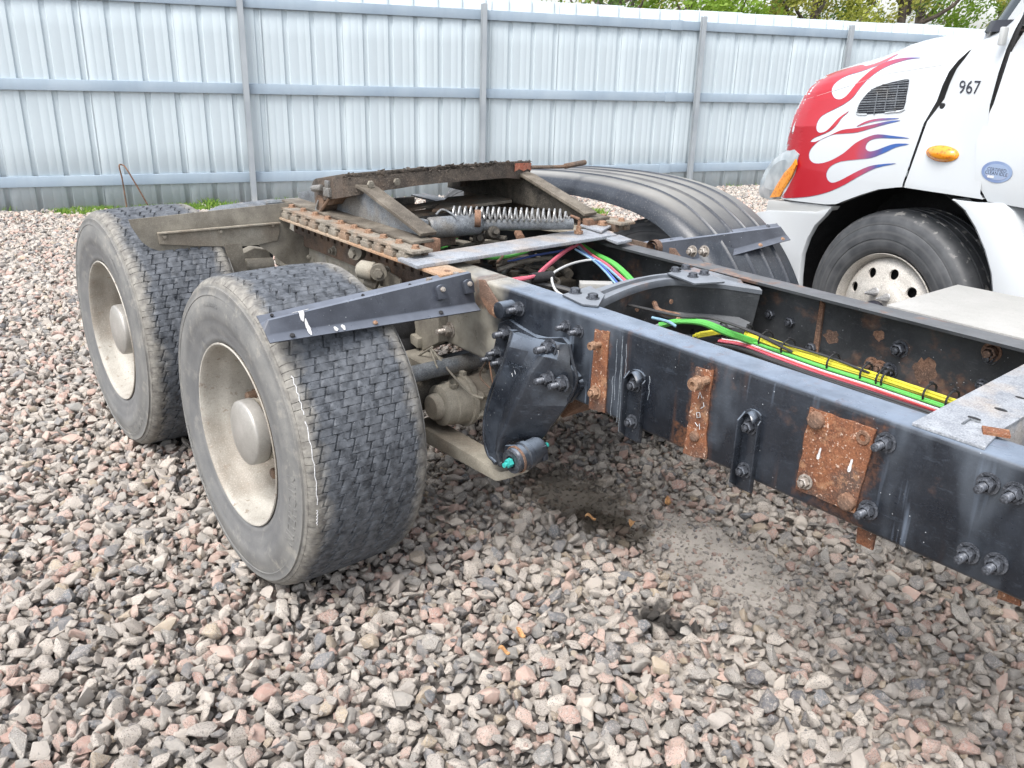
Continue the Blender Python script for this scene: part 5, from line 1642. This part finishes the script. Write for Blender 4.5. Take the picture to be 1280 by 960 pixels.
def decal(name, mat, px, bvh, off=.002, k=3, seg=5.0, parent=None, scale4=True):
    P = densify([(960+x/4, y/4) for x, y in px] if scale4 else px, k)
    tris = tessellate_polygon([[V(x, y, 0) for x, y in P]])
    bm = bmesh.new()
    vs = [bm.verts.new((x, y, 0)) for x, y in P]
    for t3 in tris:
        try: bm.faces.new([vs[i] for i in t3])
        except ValueError: pass
    for _ in range(5):
        es = [e for e in bm.edges if e.calc_length() > seg]
        if not es: break
        bmesh.ops.subdivide_edges(bm, edges=es, cuts=1)
        bmesh.ops.triangulate(bm, faces=bm.faces[:])
    bm.verts.index_update()
    hit = on_hood_pts([(v.co.x, v.co.y) for v in bm.verts], bvh, off)
    b = B()
    good = [h is not None for h in hit]
    b.add([h if h is not None else V(0, 0, -5) for h in hit], [tuple(v.index for v in f.verts) for f in bm.faces if all(good[v.index] for v in f.verts)])
    bm.free()
    me = b.mesh(name, mat)
    bm = bmesh.new(); bm.from_mesh(me)
    bmesh.ops.delete(bm, geom=[v for v in bm.verts if v.co.z < 0], context='VERTS'); bm.to_mesh(me); bm.free()
    return link(name, me, parent or WT), P
fo, FP = decal('flame_print', 'flame', FL4, bvh_h, parent=hood)
f2, FP2 = decal('flame_print', 'flame', FLs, bvh_h, parent=hood)
def outline(P, bvh, mat, w, parent, off=.003, name='flame_outline'):
    b = B(); run = []
    def flush(run):
        if len(run) > 2: b.tube(run, w, 4)
    for q in P+[P[0]]:
        h = on_hood_pts([q], bvh, off-.002)[0]
        if h is None:
            flush(run); run = []
        elif run and (h-run[-1]).length > .05:
            flush(run); run = [h]
        elif not run or (h-run[-1]).length > .003:
            run.append(h)
    flush(run)
    return b.obj(name, mat, parent)
outline(FP, bvh_h, 'flameline', .0011, fo); outline(FP2, bvh_h, 'flameline', .0014, f2)
# vent in the hood side
vt = [(1071, 139), (1074, 130), (1081, 120), (1092, 110), (1108, 104), (1124, 100), (1137, 98), (1138, 104), (1135, 120), (1131, 137), (1118, 140), (1095, 142), (1075, 143)]
vo, VP = decal('hood_vent', 'ink', vt, bvh_h, off=.0015, k=2, parent=hood, scale4=False)
b = B()
for j in range(13):
    y = 102+j*3.1
    xl = 1139-max(4, min(66, (y-97)*3.6 if y < 115 else 66-(0)))+0
    xl = {0: 1122}.get(j, interp(y, [(100, 1124), (104, 1106), (110, 1091), (120, 1081), (130, 1074), (139, 1071)]))
    xr = interp(y, [(98, 1137), (104, 1138), (137, 1131), (142, 1110)])
    hp = [h for h in on_hood_pts([(xl+1+(xr-xl-2)*k/6, y-(k-3)*.45) for k in range(7)], bvh_h, .006) if h]
    if len(hp) > 2: b.tube(hp, .0055 if j in (3, 8) else .0034, 4)
for xx in (1096, 1109, 1122):
    hp = [h for h in on_hood_pts([(xx-(k-3)*.8, interp(xx, [(1075, 120), (1137, 100)])+2+k*4.8) for k in range(7)], bvh_h, .007) if h]
    if len(hp) > 2: b.tube(hp, .0025, 4)
o = b.obj('vent_grille', 'cyl', vo)
outline(VP, bvh_h, 'white', .006, vo, name='vent_frame')
# crease line on hood
hp = [h for h in on_hood_pts([(x, interp(x, [(990, 130), (1060, 108), (1110, 92), (1181, 81)])) for x in range(992, 1182, 6)], bvh_h, .0008) if h]
b = B(); b.tube(hp, .0018, 4); b.obj('hood_seam', 'greyplastic', hood)
# fleet number
def text_on(bvh, s, cx_, cy_, wpx, hpx, mat, name, parent, slope=0, shear=0, off=.003):
    vs, fs = text_geo(s, 1.0, .0, 1.0, shear=shear)
    xs_ = [v[0] for v in vs]; ys_ = [v[1] for v in vs]
    w = max(xs_)-min(xs_); h = max(ys_)-min(ys_); mx = (max(xs_)+min(xs_))/2; my = (max(ys_)+min(ys_))/2
    px = [(cx_+(v[0]-mx)/w*wpx, cy_-(v[1]-my)/h*hpx+slope*(v[0]-mx)/w*wpx) for v in vs]
    hit = on_hood_pts(px, bvh, off)
    b = B(); b.add([h if h is not None else V(0, -1.1, 1.2) for h in hit], [f for f in fs if all(hit[i] is not None for i in f)])
    return b.obj(name, mat, parent, smooth=False)
text_on(bvh_c, '967', 1213.5, 109, 27, 16.5, 'ink', 'fleet_number', cowl, slope=.02, shear=.2)
# amber side lamp
p0 = on_hood_pts([(1179, 192)], bvh_c, 0)[0]
b = B(); n = 28
rings = []
for rr, h in ((1.12, 0), (1.10, .010), (.98, .012), (.90, .020), (.5, .030), (.05, .032)):
    rings.append([p0+V(.074*rr*math.cos(2*PI*k/n), h, .031*rr*math.sin(2*PI*k/n)+.010*rr*-math.cos(2*PI*k/n)*0) for k in range(n+1)])
b.loft(rings); b.obj('side_marker_lamp', 'amber', WT, ang=50)
for s in (-1, 1):
    b = B(); b.cyl(p0+V(s*.066, .011, 0), p0+V(s*.066, .016, 0), .005, 8); b.obj('lamp_screw', 'lug', WT)
# oval sticker on the door
p0 = atl(body_y(-.38, 1.24)-.003, 1246, 215); n = 32
b = B(); b.prism([p0+V(.070*math.cos(2*PI*k/n), 0, .043*math.sin(2*PI*k/n)) for k in range(n)], (0, .0015, 0)); st = b.obj('oval_sticker', 'stickerblue', door, smooth=False)
b = B(); b.prism([p0+V(.056*math.cos(2*PI*k/n), .0016, .032*math.sin(2*PI*k/n)) for k in range(n)], (0, .0008, 0)); b.obj('sticker_field', 'stickerpale', door, smooth=False)
for s, dz, sz in (('CERTIFIED', .008, .019), ('CLEAN IDLE', -.007, .019)):
    vs, fs = text_geo(s, sz, 0)
    b = B(); b.add([p0+V(-x, .0028, z+dz) for x, z, _ in vs], fs); b.obj('sticker_lettering', 'ink', door, smooth=False)
b = B(); b.prism([p0+V(x, .0026, z) for x, z in [(.036, -.016), (.006, -.016), (.006, -.026), (.036, -.026)]], (0, .0006, 0)); b.obj('sticker_tag', 'whitemark', door, smooth=False)
# steer wheel
SW = empty('steer_wheel', (0, 0, .49), 0, WT)
b = B()
prof = [(-.035, .2950), (-.012, .302), (.004, .315), (.010, .34), (.012, .366), (.0115, .369), (.0145, .371), (.014, .40), (.008, .432), (.0045, .436), (.006, .440), (-.002, .463), (-.012, .480), (-.026, .492), (-.045, .500)]
for g in (-.085, -.135, -.185, -.235):
    prof += [(g+.006, .5055), (g+.005, .496), (g-.005, .496), (g-.006, .5055)]
prof += [(-.265, .500), (-.285, .49), (-.30, .46), (-.30, .36), (-.27, .295)]
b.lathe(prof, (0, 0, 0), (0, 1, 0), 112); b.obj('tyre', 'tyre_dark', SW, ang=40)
b = B()
b.lathe([(-.27, .292), (-.14, .27), (-.04, .278), (-.016, .289), (-.002, .2945), (.001, .2985), (-.006, .3005)], (0, 0, 0), (0, 1, 0), 96)
# disc with ten hand holes
def dy(r):
    return interp(r, [(.05, .035), (.10, .040), (.125, .040), (.15, .034), (.17, .014), (.20, -.002), (.235, -.012), (.262, -.030), (.276, -.045)])
NH = 10; rc = .212
for s in range(NH):
    a0 = 2*PI*(s-.5)/NH; a1 = 2*PI*(s+.5)/NH; ac = 2*PI*s/NH
    n = 20
    outer = []
    per = [(0, k/5) for k in range(5)]+[(k/5, 1) for k in range(5)]+[(1, 1-k/5) for k in range(5)]+[(1-k/5, 0) for k in range(5)]
    for (u, v) in per:
        r_ = .165+(.265-.165)*v; a = a0+(a1-a0)*u
        outer.append((r_, a))
    cx2, cz2 = rc*math.cos(ac), rc*math.sin(ac)
    ovs, hvs = [], []
    for (r_, a) in outer:
        P = V(r_*math.cos(a), 0, r_*math.sin(a)); ovs.append(V(P.x, dy(r_), P.z))
        d = V(P.x-cx2, 0, P.z-cz2).normalized()
        H = V(cx2, 0, cz2)+d*.0255
        hvs.append(H)
    mid = []
    for o_, h_ in zip(ovs, hvs):
        mm = V(h_.x, 0, h_.z).lerp(V(o_.x, 0, o_.z), .35); rr_ = math.hypot(mm.x, mm.z); mid.append(V(mm.x, dy(rr_), mm.z))
    hh = [V(h.x, dy(math.hypot(h.x, h.z)), h.z) for h in hvs]
    hb = [V(h.x, dy(math.hypot(h.x, h.z))-.012, h.z) for h in hvs]
    b.loft([ovs+[ovs[0]], mid+[mid[0]], hh+[hh[0]], hb+[hb[0]]])
b.lathe([(dy(.265), .265), (dy(.276), .276), (-.06, .279)], (0, 0, 0), (0, 1, 0), 80)
b.lathe([(dy(r_), r_) for r_ in (.055, .10, .125, .15, .165)], (0, 0, 0), (0, 1, 0), 80)
b.obj('rim', 'steelrim', SW, ang=35)
b = B(); b.cyl((0, -.10, 0), (0, -.055, 0), .262, 40); b.obj('brake_drum', 'black', SW)
b = B(); b.lathe([(.03, .078), (.055, .074), (.062, .060), (.085, .056), (.09, .045), (.086, .02), (.086, .0001)], (0, 0, 0), (0, 1, 0), 20)
for k in range(5):
    a = 2*PI*k/5; b.box((.048*math.cos(a), .075, .048*math.sin(a)), (.026, .03, .026), Matrix.Rotation(-a, 3, 'Y'))
b.obj('hub', 'ink', SW, bevel=.002)
b = B(); b.lathe([(.036, .021), (.040, .022), (.046, .0185), (.056, .0180), (.060, .016), (.105, .006), (.108, .0001)], (0, 0, 0), (0, 1, 0), 16)
lc = b.mesh('lug_cover', 'lug', ang=40)
for k in range(10):
    if k in (1, 8): continue
    a = 2*PI*(k+.5)/10
    link('lug_cover', lc, SW, (.118*math.cos(a), 0, .118*math.sin(a)))
SW.rotation_euler = (0, R(9), 0)

# ================================================================== FENCE
FA, FB = -7.468, .3038
fang = math.atan2(1, FB)
FN = empty('metal_fence', (FA, 0, 0), fang)
tag(FN, 'long pale blue corrugated metal fence with galvanised posts closing the yard', 'fence')
SL = math.hypot(1, FB)
S0, S1 = -9.0, 26.0
pitch = .285; PWN = 3
def panel_mesh(h):
    b = B(); pr = []
    for k in range(PWN):
        o = k*pitch
        pr += [(o, 0), (o+.085, 0), (o+.088, .001), (o+.094, .001), (o+.097, 0), (o+.165, 0), (o+.168, .001), (o+.174, .001), (o+.177, 0), (o+pitch-.068, 0), (o+pitch-.058, .020), (o+pitch-.018, .020), (o+pitch-.006, 0)]
    pr.append((PWN*pitch+.004, -.0015))
    zs_ = [-.18, .6, 1.2, 1.7, h]
    b.loft([[V(x, y, z) for x, y in pr] for z in zs_])
    return b.mesh('panel', 'fence', ang=20)
pm = [panel_mesh(2.195), panel_mesh(2.205), panel_mesh(2.187)]
i = 0; s = S0
while s < S1:
    o = link('panel', pm[rnd.randrange(3)], FN, (s, .0+rnd.uniform(-.002, .002), .030-.0093*s+rnd.uniform(-.004, .004)), (rnd.uniform(-.004, .004), 0, 0))
    s += pitch*PWN; i += 1
for o in [c for c in FN.children if c.name.startswith('panel')]:
    md = o.modifiers.new('t', 'SOLIDIFY'); md.thickness = .0012
posts = [-8.2, -5.6, -3.1, -.75, 1.91, 4.57, 7.50, 9.83, 12.5, 15.2, 17.9, 20.6, 23.3, 25.9]
hts = [2.12]*len(posts)
b = B()
pr = [(-.032, 0), (.032, 0), (.032, -.006), (.006, -.008), (.006, -.050), (.026, -.050), (.026, -.056), (-.026, -.056), (-.026, -.050), (-.006, -.050), (-.006, -.008), (-.032, -.006)]
b.loft([[V(x, y, -.2) for x, y in pr], [V(x, y, 2.14) for x, y in pr]], close=True, caps=True)
post_me = b.mesh('post', 'post', smooth=False)
for q in posts:
    link('post', post_me, FN, (q, -.052, .030-.0093*q), (rnd.uniform(-.006, .006), rnd.uniform(-.006, .006), 0))
for zc, hh in ((.262, .105), (1.168, .105), (2.015, .105)):
    for a, c in zip([S0]+posts, posts+[S1]):
        L = c-a+.06
        b = B()
        pr = [(-.002, -hh/2), (-.002, hh/2), (-.046, hh/2), (-.046, hh/2-.012), (-.043, hh/2-.012), (-.043, hh/2-.003), (-.005, hh/2-.003), (-.005, -hh/2+.003), (-.043, -hh/2+.003), (-.043, -hh/2+.012), (-.046, -hh/2+.012), (-.046, -hh/2)]
        pr = [(-.002, -hh/2), (-.002, hh/2), (-.036, hh/2), (-.036, -hh/2)]
        b.loft([[V(0, y, z) for y, z in pr], [V(L, y, z) for y, z in pr]], close=True, caps=True)
        o = b.obj('girt', 'girt', FN, bevel=.004)
        kf = .35 if zc < .5 else 1.
        o.location = (a-.03, -.0+.0005*(int(a*10) % 3), zc-.005+(.045-.0093*a)*kf+rnd.uniform(-.003, .003)); o.rotation_euler = (0, .0093*kf, 0)
        if abs(a-4.57) < .1:
            # overlapping joint with a short splice sleeve
            b = B(); b.loft([[V(0, y*1.18-.004, z*1.12) for y, z in pr], [V(.16, y*1.18-.004, z*1.12) for y, z in pr]], close=True, caps=True)
            o = b.obj('girt_splice', 'girt', FN, bevel=.004); o.location = (7.05, 0, zc-.005+(.045-.0093*7.1)*kf)

# ================================================================== GROUND
def gz(x, y):
    return .012*mnoise.noise(V(x*.55, y*.55, 0))+.006*mnoise.noise(V(x*1.9, y*1.9, 3.))
def sheet(name, mat, xs_, ys_, zf):
    vs = [(x, y, zf(x, y)) for x in xs_ for y in ys_]
    ny = len(ys_)
    fs = [(i*ny+j, (i+1)*ny+j, (i+1)*ny+j+1, i*ny+j+1) for i in range(len(xs_)-1) for j in range(ny-1)]
    b = B(); b.add(vs, fs)
    return b.obj(name, mat)
ax1 = [-150, -80, -40, -20, -14]+[-10+.25*k for k in range(60)]+[6, 8, 12, 20, 40, 90]
ay1 = [-90, -40, -20, -10]+[-6+.3*k for k in range(60)]+[14, 18, 26, 40, 80, 150]
gr = sheet('ground', 'ground', ax1, ay1, lambda x, y: gz(x, y)-.035)
tag(gr, kind='structure')
def silt_f(x, y):
    d1 = math.hypot((x-.90)/.48, (y-.15)/.30); d2 = math.hypot((x-.25)/.45, (y-.05)/.26); d3 = math.hypot((x-1.5)/.5, (y+.05)/.2)
    n = .35*mnoise.noise(V(x*4, y*4, 5))+.2*mnoise.noise(V(x*11, y*11, 9))
    return max(0, 1-d1+n)*1.2+max(0, 1-d2+n)*.9
sl = sheet('dirt_patch', 'silt', [-.5+.03*k for k in range(90)], [-.5+.03*k for k in range(45)], lambda x, y: gz(x, y)-.030+min(.024, .04*max(0, silt_f(x, y)))+.007*mnoise.noise(V(x*16, y*16, 2))+.004*mnoise.noise(V(x*40, y*40, 2)))
tag(sl, kind='structure')

# crushed stone: rock shapes scattered by geometry nodes
rockcol = bpy.data.collections.new('rock_shapes')
def rock(i):
    r3 = random.Random(100+i)
    el = (r3.uniform(.75, 1.35), r3.uniform(.6, 1.0), r3.uniform(.42, .75))
    bm = bmesh.new()
    for _ in range(r3.choice((11, 13, 16, 20))):
        v = V(r3.gauss(0, 1), r3.gauss(0, 1), r3.gauss(0, 1)).normalized()*r3.uniform(.85, 1.1)
        bm.verts.new((v.x*el[0], v.y*el[1], v.z*el[2]))
    g = bmesh.ops.convex_hull(bm, input=bm.verts)
    bmesh.ops.delete(bm, geom=[v for v in bm.verts if not v.link_faces], context='VERTS')
    bmesh.ops.dissolve_limit(bm, angle_limit=R(9), verts=bm.verts, edges=bm.edges)
    bmesh.ops.bevel(bm, geom=bm.edges[:]+bm.verts[:], offset=.075, segments=2, affect='EDGES', clamp_overlap=True, profile=.6)
    bmesh.ops.triangulate(bm, faces=bm.faces)
    bmesh.ops.recalc_face_normals(bm, faces=bm.faces)
    for v in bm.verts:
        v.co *= 1+.055*mnoise.noise(v.co*2.3+V(i, 0, 0))
    me = bpy.data.meshes.new('stone')
    bm.to_mesh(me); bm.free()
    me.materials.append(M['stone'])
    me.polygons.foreach_set('use_smooth', [True]*len(me.polygons)); me.set_sharp_from_angle(angle=R(32))
    o = bpy.data.objects.new('stone', me)
    rockcol.objects.link(o)
for i in range(16):
    rock(i)
rg = np.random.default_rng(5)
def visible(P, marg=60):
    d = P-np.array(CAM)
    z = d@np.array(fwd); u = 640+FPX*(d@np.array(RT))/z; v = 480-FPX*(d@np.array(UP))/z
    return (z > .1)&(u > -700)&(u < 2100)&(v < 1700)&(v > -400)
def layer(cell, size, x0, x1, y0, y1, zoff, smin=.6, smax=1.5, powr=2.0):
    nx, ny = int((x1-x0)/cell), int((y1-y0)/cell)
    gx, gy = np.meshgrid(np.arange(nx), np.arange(ny), indexing='ij')
    X = x0+(gx+.5*(gy % 2)+rg.uniform(-.42, .42, gx.shape))*cell; Y = y0+(gy+rg.uniform(-.42, .42, gx.shape))*cell
    X, Y = X.ravel(), Y.ravel()
    P = np.stack([X, Y, np.zeros_like(X)], 1)
    k = visible(P); P = P[k]
    s = size*(smin+(smax-smin)*rg.random(len(P))**powr)
    return P, s, np.full(len(P), zoff)
fx = lambda y: FA+FB*y
parts_ = []
parts_.append(layer(.033, .0190, -8.2, 4.6, -4.6, 11, -.018, .7, 1.3, 1.))      # lower bed
parts_.append(layer(.0355, .0200, -8.2, 4.6, -4.6, 11, .000, .55, 1.75, 1.5))     # main layer
parts_.append(layer(.066, .0215, -3.5, 4.4, -4.4, 6, .016, .5, 1.8, 1.8))          # stones lying on top
P = np.concatenate([q[0] for q in parts_]); S = np.concatenate([q[1] for q in parts_]); Z = np.concatenate([q[2] for q in parts_])
keep = (P[:, 0] > FA+FB*P[:, 1]+.10)
# grass verge by the fence
near_f = (P[:, 0] < FA+FB*P[:, 1]+.42)&(P[:, 1] > -.1)&(P[:, 1] < 1.6)
keep &= ~(near_f & (rg.random(len(P)) < .9))
# tyres press down: no stones inside the contact area
for wx in (0, -1.3236):
    for sg in (-1, 1):
        ins = (np.abs(P[:, 0]-wx) < .13)&(np.abs(P[:, 1]-(-1.0045 if sg < 0 else .93)) < .20)
        keep &= ~ins
P, S, Z = P[keep], S[keep], Z[keep]
sf = np.array([silt_f(x, y) if (-.6 < x < 2.3 and -.6 < y < .9) else 0 for x, y in P[:, :2]])
S = S*np.where(sf > .12, np.clip(1-.5*sf, .45, 1), 1)*np.where(sf > .3, rg.uniform(.6, 1.25, len(P)), 1)
Z = Z-np.where(sf > .1, np.clip(sf*.012, 0, .010), 0)
drop = (sf > .55)&(rg.random(len(P)) < .35)
P, S, Z = P[~drop], S[~drop], Z[~drop]
# crumbs and fines in the dirt patch
Pc, Sc, Zc = layer(.016, .0065, -.6, 2.3, -.6, .9, -.006, .5, 1.8, 1.5)
fc = np.array([silt_f(x, y) for x, y in Pc[:, :2]])
kc = (fc > .08)&(rg.random(len(Pc)) < .75)
P, S, Z = np.concatenate([P, Pc[kc]]), np.concatenate([S, Sc[kc]]), np.concatenate([Z, Zc[kc]+.004*np.clip(fc[kc], 0, 1)])
# small pit with the oily stain
d = np.hypot(P[:, 0]-1.03, P[:, 1]+.30)
Z = Z-.030*np.exp(-(d/.07)**2)
P[:, 2] = np.array([gz(x, y) for x, y in P[:, :2]])+Z+rg.uniform(-.004, .005, len(P))
P[:, 2] -= .003
rot = np.stack([rg.normal(0, .45, len(P)), rg.normal(0, .45, len(P)), rg.uniform(0, 6.283, len(P))], 1)
scl = S[:, None]*np.stack([rg.uniform(.85, 1.2, len(P)), rg.uniform(.85, 1.15, len(P)), rg.uniform(.8, 1.15, len(P))], 1)
me = bpy.data.meshes.new('gravel')
me.vertices.add(len(P)); me.vertices.foreach_set('co', P.astype(np.float32).ravel())
for nm, arr in (('rot', rot), ('scl', scl)):
    a = me.attributes.new(nm, 'FLOAT_VECTOR', 'POINT'); a.data.foreach_set('vector', arr.astype(np.float32).ravel())
a = me.attributes.new('pick', 'INT', 'POINT'); a.data.foreach_set('value', rg.integers(0, 16, len(P)).astype(np.int32))
me.materials.append(M['stone'])
gv = link('gravel', me)
tag(gv, kind='stuff')
def scatter_tree(name, col):
    ng = bpy.data.node_groups.new(name, 'GeometryNodeTree')
    ng.interface.new_socket('Geometry', in_out='INPUT', socket_type='NodeSocketGeometry')
    ng.interface.new_socket('Geometry', in_out='OUTPUT', socket_type='NodeSocketGeometry')
    N = ng.nodes; L = ng.links
    gi, go = N.new('NodeGroupInput'), N.new('NodeGroupOutput')
    ip = N.new('GeometryNodeInstanceOnPoints'); ci = N.new('GeometryNodeCollectionInfo')
    ci.inputs['Collection'].default_value = col; ci.inputs['Separate Children'].default_value = True; ci.inputs['Reset Children'].default_value = True
    ip.inputs['Pick Instance'].default_value = True
    def na(nm, ty):
        q = N.new('GeometryNodeInputNamedAttribute'); q.data_type = ty; q.inputs['Name'].default_value = nm
        return q.outputs['Attribute']
    L.new(gi.outputs[0], ip.inputs['Points']); L.new(ci.outputs[0], ip.inputs['Instance'])
    L.new(na('pick', 'INT'), ip.inputs['Instance Index'])
    L.new(na('rot', 'FLOAT_VECTOR'), ip.inputs['Rotation']); L.new(na('scl', 'FLOAT_VECTOR'), ip.inputs['Scale'])
    L.new(ip.outputs[0], go.inputs[0])
    return ng
md = gv.modifiers.new('scatter', 'NODES'); md.node_group = scatter_tree('scatter', rockcol)
print('stones', len(P))

# grass verge and weeds
def blades(b, cx_, cy_, n, spread, hmin, hmax, lean=.5, w=.003):
    for _ in range(n):
        x = cx_+rnd.gauss(0, spread[0]); y = cy_+rnd.gauss(0, spread[1]); h = rnd.uniform(hmin, hmax)
        a = rnd.uniform(0, 2*PI); l = rnd.uniform(0, lean)*h
        dx, dy_ = math.cos(a), math.sin(a)
        p = V(x, y, gz(x, y)-.02)
        b.add([p+V(-dy_*w, dx*w, 0), p+V(dy_*w, -dx*w, 0), p+V(dx*l*.4+dy_*w*.8, dy_*l*.4-dx*w*.8, h*.6), p+V(dx*l, dy_*l, h), p+V(dx*l*.4-dy_*w*.8, dy_*l*.4+dx*w*.8, h*.6)], [(0, 1, 2, 3, 4)])
b = B()
for k in range(170):
    y = rnd.uniform(-.1, 1.55); q = rnd.uniform(.05, .42)
    blades(b, FA+FB*y+q, y, 22, (.05, .05), .02, .06)
for k in range(60):
    y = rnd.uniform(-3, 14); blades(b, FA+FB*y+rnd.uniform(.03, .10), y, 8, (.03, .05), .03, .08)
o = b.obj('grass', 'grass', smooth=False); tag(o, kind='stuff')
def weed(px, py, n, lab):
    p = at(2, 0, px, py)
    b = B(); blades(b, p.x, p.y, n, (.05, .06), .04, .11, .9, .004)
    o = b.obj('weed', 'grass', smooth=False); tag(o, lab, 'weed')
weed(742, 268, 260, 'green grass tuft growing in the gravel under the edge of the far black fender')
weed(675, 246, 120, 'small green weed seen between the fifth wheel and the inner edge of the far fender')
weed(262, 256, 90, 'tallest grass tuft at the right end of the green verge by the fence')

# bent wire leaning at the fence
g0 = at(0, -7.0, 159, 262); g1 = at(0, -6.9, 188, 262); tp = at(0, -7.0, 151, 206)
b = B(); b.tube(smooth_path([g0, at(0, g0.x+.02, 153, 225), at(0, g0.x+.05, 149, 208), tp+V(0, .01, 0), at(0, g0.x+.08, 158, 211), at(0, g1.x, 172, 234), g1], 6), .0075, 7)
o = b.obj('bent_wire', 'rust2'); tag(o, 'thin rusty bent wire stake sticking up in front of the fence at left', 'wire stake')
# black wire on the stones in the foreground
pts = [at(2, .02, *q) for q in [(716, 920), (728, 930), (738, 945), (746, 960), (752, 975)]]
b = B(); b.tube(smooth_path([p+V(0, 0, .012*(i % 2)) for i, p in enumerate(pts)]), .0016, 6)
o = b.obj('wire_scrap', 'c_blackcable'); tag(o, 'short black wire scrap lying on the gravel at the bottom edge', 'wire')
# dead leaves
def leaf(px, py, sz, lab, grp=None):
    p = at(2, .028, px, py)
    b = B(); a = rnd.uniform(0, 6); n = 8; ca, sa = math.cos(a), math.sin(a)
    top_, bot_ = [], []
    mid_ = []
    for k in range(n+1):
        u = k/n; w = sz*.42*math.sin(PI*u)**.8; l = (u-.5)*sz*1.6
        z = .010*math.sin(u*5+a)
        mid_.append(p+V(ca*l, sa*l, z)); top_.append(p+V(ca*l-sa*w, sa*l+ca*w, z+.006)); bot_.append(p+V(ca*l+sa*w, sa*l-ca*w, z+.009))
    b.loft([top_, mid_, bot_])
    o = b.obj('dead_leaf', 'deadleaf'); tag(o, lab, 'leaf', grp); return o
LG = 'dead leaves on the gravel'
leaf(651, 793, .022, 'orange dead leaf on pale gravel below the dirt patch, upper of the two', LG)
leaf(630, 815, .022, 'orange dead leaf on pale gravel below the dirt patch, lower of the two', LG)
leaf(738, 648, .026, 'brown orange leaf on the brown wet dirt under the frame', LG)
leaf(790, 655, .030, 'crumpled orange leaf on dirt between the hanger and second bracket, below the rail', LG)
leaf(835, 628, .030, 'brown leaf among stones just below the frame rail near the second rusty strip', LG)

# ================================================================== TREES BEHIND THE FENCE
def tree(x, y, h, r, mat, lab, seed, n=5200, trunk_r=.09, base=.8):
    r4 = random.Random(seed)
    e = empty('tree', (x, y, 0)); tag(e, lab, 'tree', 'trees behind the metal fence')
    b = B(); tips = []
    pth = smooth_path([V(0, 0, -.1), V(r4.uniform(-.1, .1), r4.uniform(-.1, .1), h*.3), V(r4.uniform(-.2, .2), r4.uniform(-.2, .2), h*.6), V(r4.uniform(-.2, .2), r4.uniform(-.2, .2), h*.85)], 4)
    b.tube(pth, [trunk_r*(1-.7*i/len(pth)) for i in range(len(pth))], 8)
    for k in range(13):
        z0 = h*r4.uniform(.28, .75); a = r4.uniform(0, 2*PI); L = r*r4.uniform(.3, .7)
        p0 = V(0, 0, z0); p1 = V(math.cos(a)*L*.6, math.sin(a)*L*.6, z0+L*.35); p2 = V(math.cos(a)*L, math.sin(a)*L, z0+L*.95)
        b.tube(smooth_path([p0, p1, p2], 3), [trunk_r*.4, trunk_r*.35, trunk_r*.3, trunk_r*.25, trunk_r*.2, trunk_r*.15, trunk_r*.1][:7], 5)
        tips += [p1, p2]
    b.obj('trunk', 'bark', e)
    cl = []
    for k in range(46):
        a = r4.uniform(0, 2*PI); u = r4.random(); z = base+(h-base)*r4.random()**.8
        rr = r*math.sqrt(r4.random())*(1-.45*abs((z/h)-.55))
        cl.append((V(math.cos(a)*rr, math.sin(a)*rr, z), r4.uniform(.18, .42)))
    b = B()
    for _ in range(n):
        c, cr = cl[r4.randrange(len(cl))]
        d = V(r4.gauss(0, 1), r4.gauss(0, 1), r4.gauss(0, .8))
        p = c+d.normalized()*cr*r4.random()**.45
        s = r4.uniform(.022, .045)
        ax_ = V(r4.gauss(0, 1), r4.gauss(0, 1), r4.gauss(0, 1)).normalized(); u1 = ax_.orthogonal().normalized()*s; w1 = ax_.cross(u1).normalized()*s*.55
        b.add([p-u1, p+w1, p+u1, p-w1], [(0, 1, 2, 3)])
    b.obj('crown', mat, e, smooth=False)
tree(-7.2, 7.2, 3.0, 1.0, 'leaf2', 'thin dark green tree behind the fence, leftmost of the foliage row', 1, 1500, .07, 1.6)
tree(-6.8, 9.0, 3.6, 1.3, 'leaf0', 'bright green bushy tree showing over the fence left of the yellowish ones', 2, 15000, .10, .8)
tree(-7.8, 8.2, 4.2, 1.2, 'leaf1', 'sparse yellowish tree with bare dark trunk behind the left end of the foliage', 6, 2600, .14, 2.2)
tree(-6.0, 10.7, 3.9, 1.4, 'leaf1', 'yellow green airy tree above the fence near the flamed hood', 3, 14000, .10, .9)
tree(-5.3, 12.2, 4.2, 1.5, 'leaf1', 'yellow green tree behind the fence where the white windshield pillar begins', 4, 14000, .11, .9)
tree(-4.8, 14.2, 4.2, 1.5, 'leaf0', 'green tree behind the white truck cab, rightmost of the foliage row', 5, 10000, .11, .9)
tree(-7.6, 12.0, 5.0, 1.7, 'leaf2', 'taller mid green tree standing behind the yellow green row', 7, 13000, .14, 1.2)
tree(-6.8, 15.5, 5.0, 1.7, 'leaf2', 'tall dark green tree far behind the white cab', 8, 6500, .14, 1.2)
